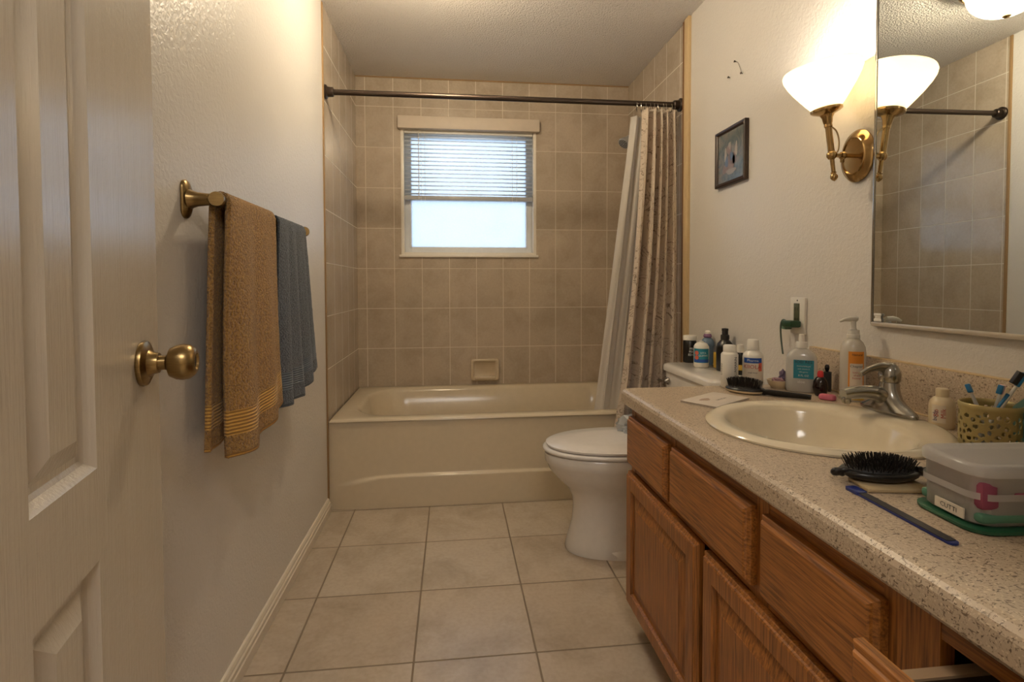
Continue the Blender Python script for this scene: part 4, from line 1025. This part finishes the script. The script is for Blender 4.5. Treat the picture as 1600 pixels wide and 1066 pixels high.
obj('divider', bx(-.060, -.0585, -HY+.004, HY-.004, .010, .078), m_clearp, cbx)
bm = bx(-.092, -.012, -.050, .050, .0125, .026, bev=.004); box(bm, -.01, .085, -.052, -.01, .0125, .022, bev=.003); obj('green_contents', bm, m_greenin, cbx, label='green odds and ends in the lower tray')
obj('magenta_cloth', bx(-.092, -.066, -.05, .04, .030, .068, bev=.006), m_magenta, cbx); obj('magenta_cloth', bx(-.05, .06, -.052, .03, .0495, .054, bev=.002), m_magenta, cbx)
obj('grey_contents', bx(-.05, -.015, -.045, .02, .028, .066, bev=.004), m_steelblue, cbx); obj('grey_contents', bx(-.005, .05, -.050, .03, .055, .070, bev=.004), m_steelblue, cbx)
obj('paper_label', bx(-HX-.0012, -HX+.0008, -.030, .016, .012, .026), m_paperL, cbx)
text(cbx, 'CUTTI', .0095, m_ink, lambda X, Y: (-HX-.0016, -.007-X, .019+Y))
obj('paper_label', bx(-.028, .040, -HY-.0012, -HY+.0008, .012, .030), m_paperL, cbx)
text(cbx, 'TINNAR', .012, m_ink, lambda X, Y: (.004+X, -HY-.0016, .024+Y)); text(cbx, 'manicure', .007, m_redink, lambda X, Y: (.004+X, -HY-.0016, .0155+Y))

# hair brushes
def hairbrush(name, label, loc, rz, back_mat, L1=.055, W1=.032, handle=.10, knob=False, hmat=None, tilt=0, hs=1.0, bl=.017):
    t = thing(name, label, 'hairbrush', loc, rz)
    n = 40
    def el(a, b, z, cx=0): return [Vector((cx+a*math.cos(2*PI*k/n), b*math.sin(2*PI*k/n), z)) for k in range(n)]
    obj('brush_back', loft(BM(), [el(L1*.62, W1*.6, 0), el(L1*.86, W1*.88, .003), el(L1*.985, W1*.985, .007), el(L1, W1, .0095)]), back_mat, t, angle=60)
    obj('paddle', loft(BM(), [el(L1*1.0, W1*1.0, .0096), el(L1*1.015, W1*1.015, .012), el(L1*.96, W1*.95, .0155), el(L1*.88, W1*.86, .016)]), m_black, t, angle=60)
    obj('cushion', loft(BM(), [el(L1*.86, W1*.84, .0162), el(L1*.80, W1*.78, .020), el(L1*.5, W1*.5, .0225), el(L1*.1, W1*.1, .0235)]), m_blackm, t, angle=60)
    hp = [(L1*.90, 0, .010), (L1+.012, 0, .0105), (L1+.03, 0, .010), (L1+handle*.6, 0, .0105), (L1+handle, 0, .011), (L1+handle+.006, 0, .011)]
    obj('handle', tube(BM(), smoothpath(hp, 5), [((.0062 if i < 24 else .004), (.016 if i < 3 else .0095+.003*math.sin(i*.16))) for i in range(26)], 16), hmat or m_black, t, angle=70)
    if knob: obj('tip_knob', tube(BM(), smoothpath([(-L1*.92, 0, .010), (-L1-.006, 0, .010), (-L1-.016, 0, .009)], 4), [(.006, .014), (.006, .012), (.006, .010), (.006, .0095), (.0065, .009), (.0065, .009), (.006, .0085), (.005, .007), (.002, .003)], 14), m_black, t, angle=70)
    bm = BM(); rnd = random.Random(3); k = 0
    N = 330
    for i in range(N):
        rr = math.sqrt((i+.5)/N); a = i*2.39996
        px, py = rr*L1*.84*math.cos(a), rr*W1*.82*math.sin(a)
        z0 = .0165+.006*(1-rr*rr); zt = z0+bl*(1-.10*rr)+rnd.uniform(-.0015, .0015)
        ox, oy = px*.16+rnd.uniform(-.0015, .0015), py*.22+rnd.uniform(-.0015, .0015)
        tube(bm, [(px, py, z0), (px+ox, py+oy, zt)], [.00085, .00055], 4)
    o = obj('bristles', bm, m_bump, t, False); o['kind'] = 'stuff'
    return t
hairbrush('hairbrush', 'black bristled hairbrush with cream back lying behind the sink', (1.482, -1.978, HC+.0003), math.radians(-48), m_creamp, .055, .033, .118, bl=.026)
hairbrush('paddle_hairbrush', 'black oval hairbrush with knobbed tip lying in front of the sink', (1.306, -2.683, HC+.0068), math.radians(-8), m_black, .062, .036, .075, True)
# napkin under brush
nk = obj('paper_napkin', bx(-.045, .055, -.028, .028, 0, .006, bev=.002), simple('tan_napkin', 'b09c78', .8)); nk.location = (1.300, -2.705, HC+.0003); nk.rotation_euler = (0, 0, math.radians(-10)); tag(nk, 'folded tan paper napkin under the black hairbrush in front of the sink', 'napkin')
# nail file / comb
nf = thing('nail_file', 'long navy and black nail file lying near the front edge of the counter', 'nail file', (1.2325, -2.798, HC+.0004), math.radians(-92))
obj('file_body', loft(BM(), [rrect(.093, .0075, .007, 6, 0, 0, z) for z in (0, .003)]), m_navy, nf, angle=50)
obj('abrasive_face', loft(BM(), [rrect(.076, .0068, .003, 4, .011, 0, z) for z in (.0031, .0040)]), m_fileg, nf, angle=50)
obj('grip', loft(BM(), [rrect(.014, .0092, .004, 5, -.079, 0, z) for z in (.0002, .0048)]+[rrect(.012, .008, .004, 5, -.079, 0, .0055)]), m_navy, nf, angle=50)
# folded leaflet
lf_ = thing('folded_leaflet', 'folded white printed leaflet lying on the counter left of the sink', 'leaflet', (1.338, -2.074, HC+.0003), math.radians(33))
bm = BM()
for k, (dz, sh_) in enumerate(((0, 0), (.0022, .002), (.0044, -.001))): box(bm, -.088+sh_, .088+sh_, -.054, .054, dz, dz+.0017, bev=.0004)
obj('paper_fold', bm, m_paper, lf_)
bm = BM(); vs = [bm.verts.new((-.03+.02*math.cos(a)*(1+.3*math.sin(3*a)), .012+.012*math.sin(a), .0063)) for a in [2*PI*k/20 for k in range(20)]]; bm.faces.new(vs); obj('printed_picture', bm, simple('brown_print', '9d8674', .7), lf_, False)
text(lf_, 'Bath & Care', .010, m_ink, lambda X, Y: (.012+X, -.012+Y, .0064))
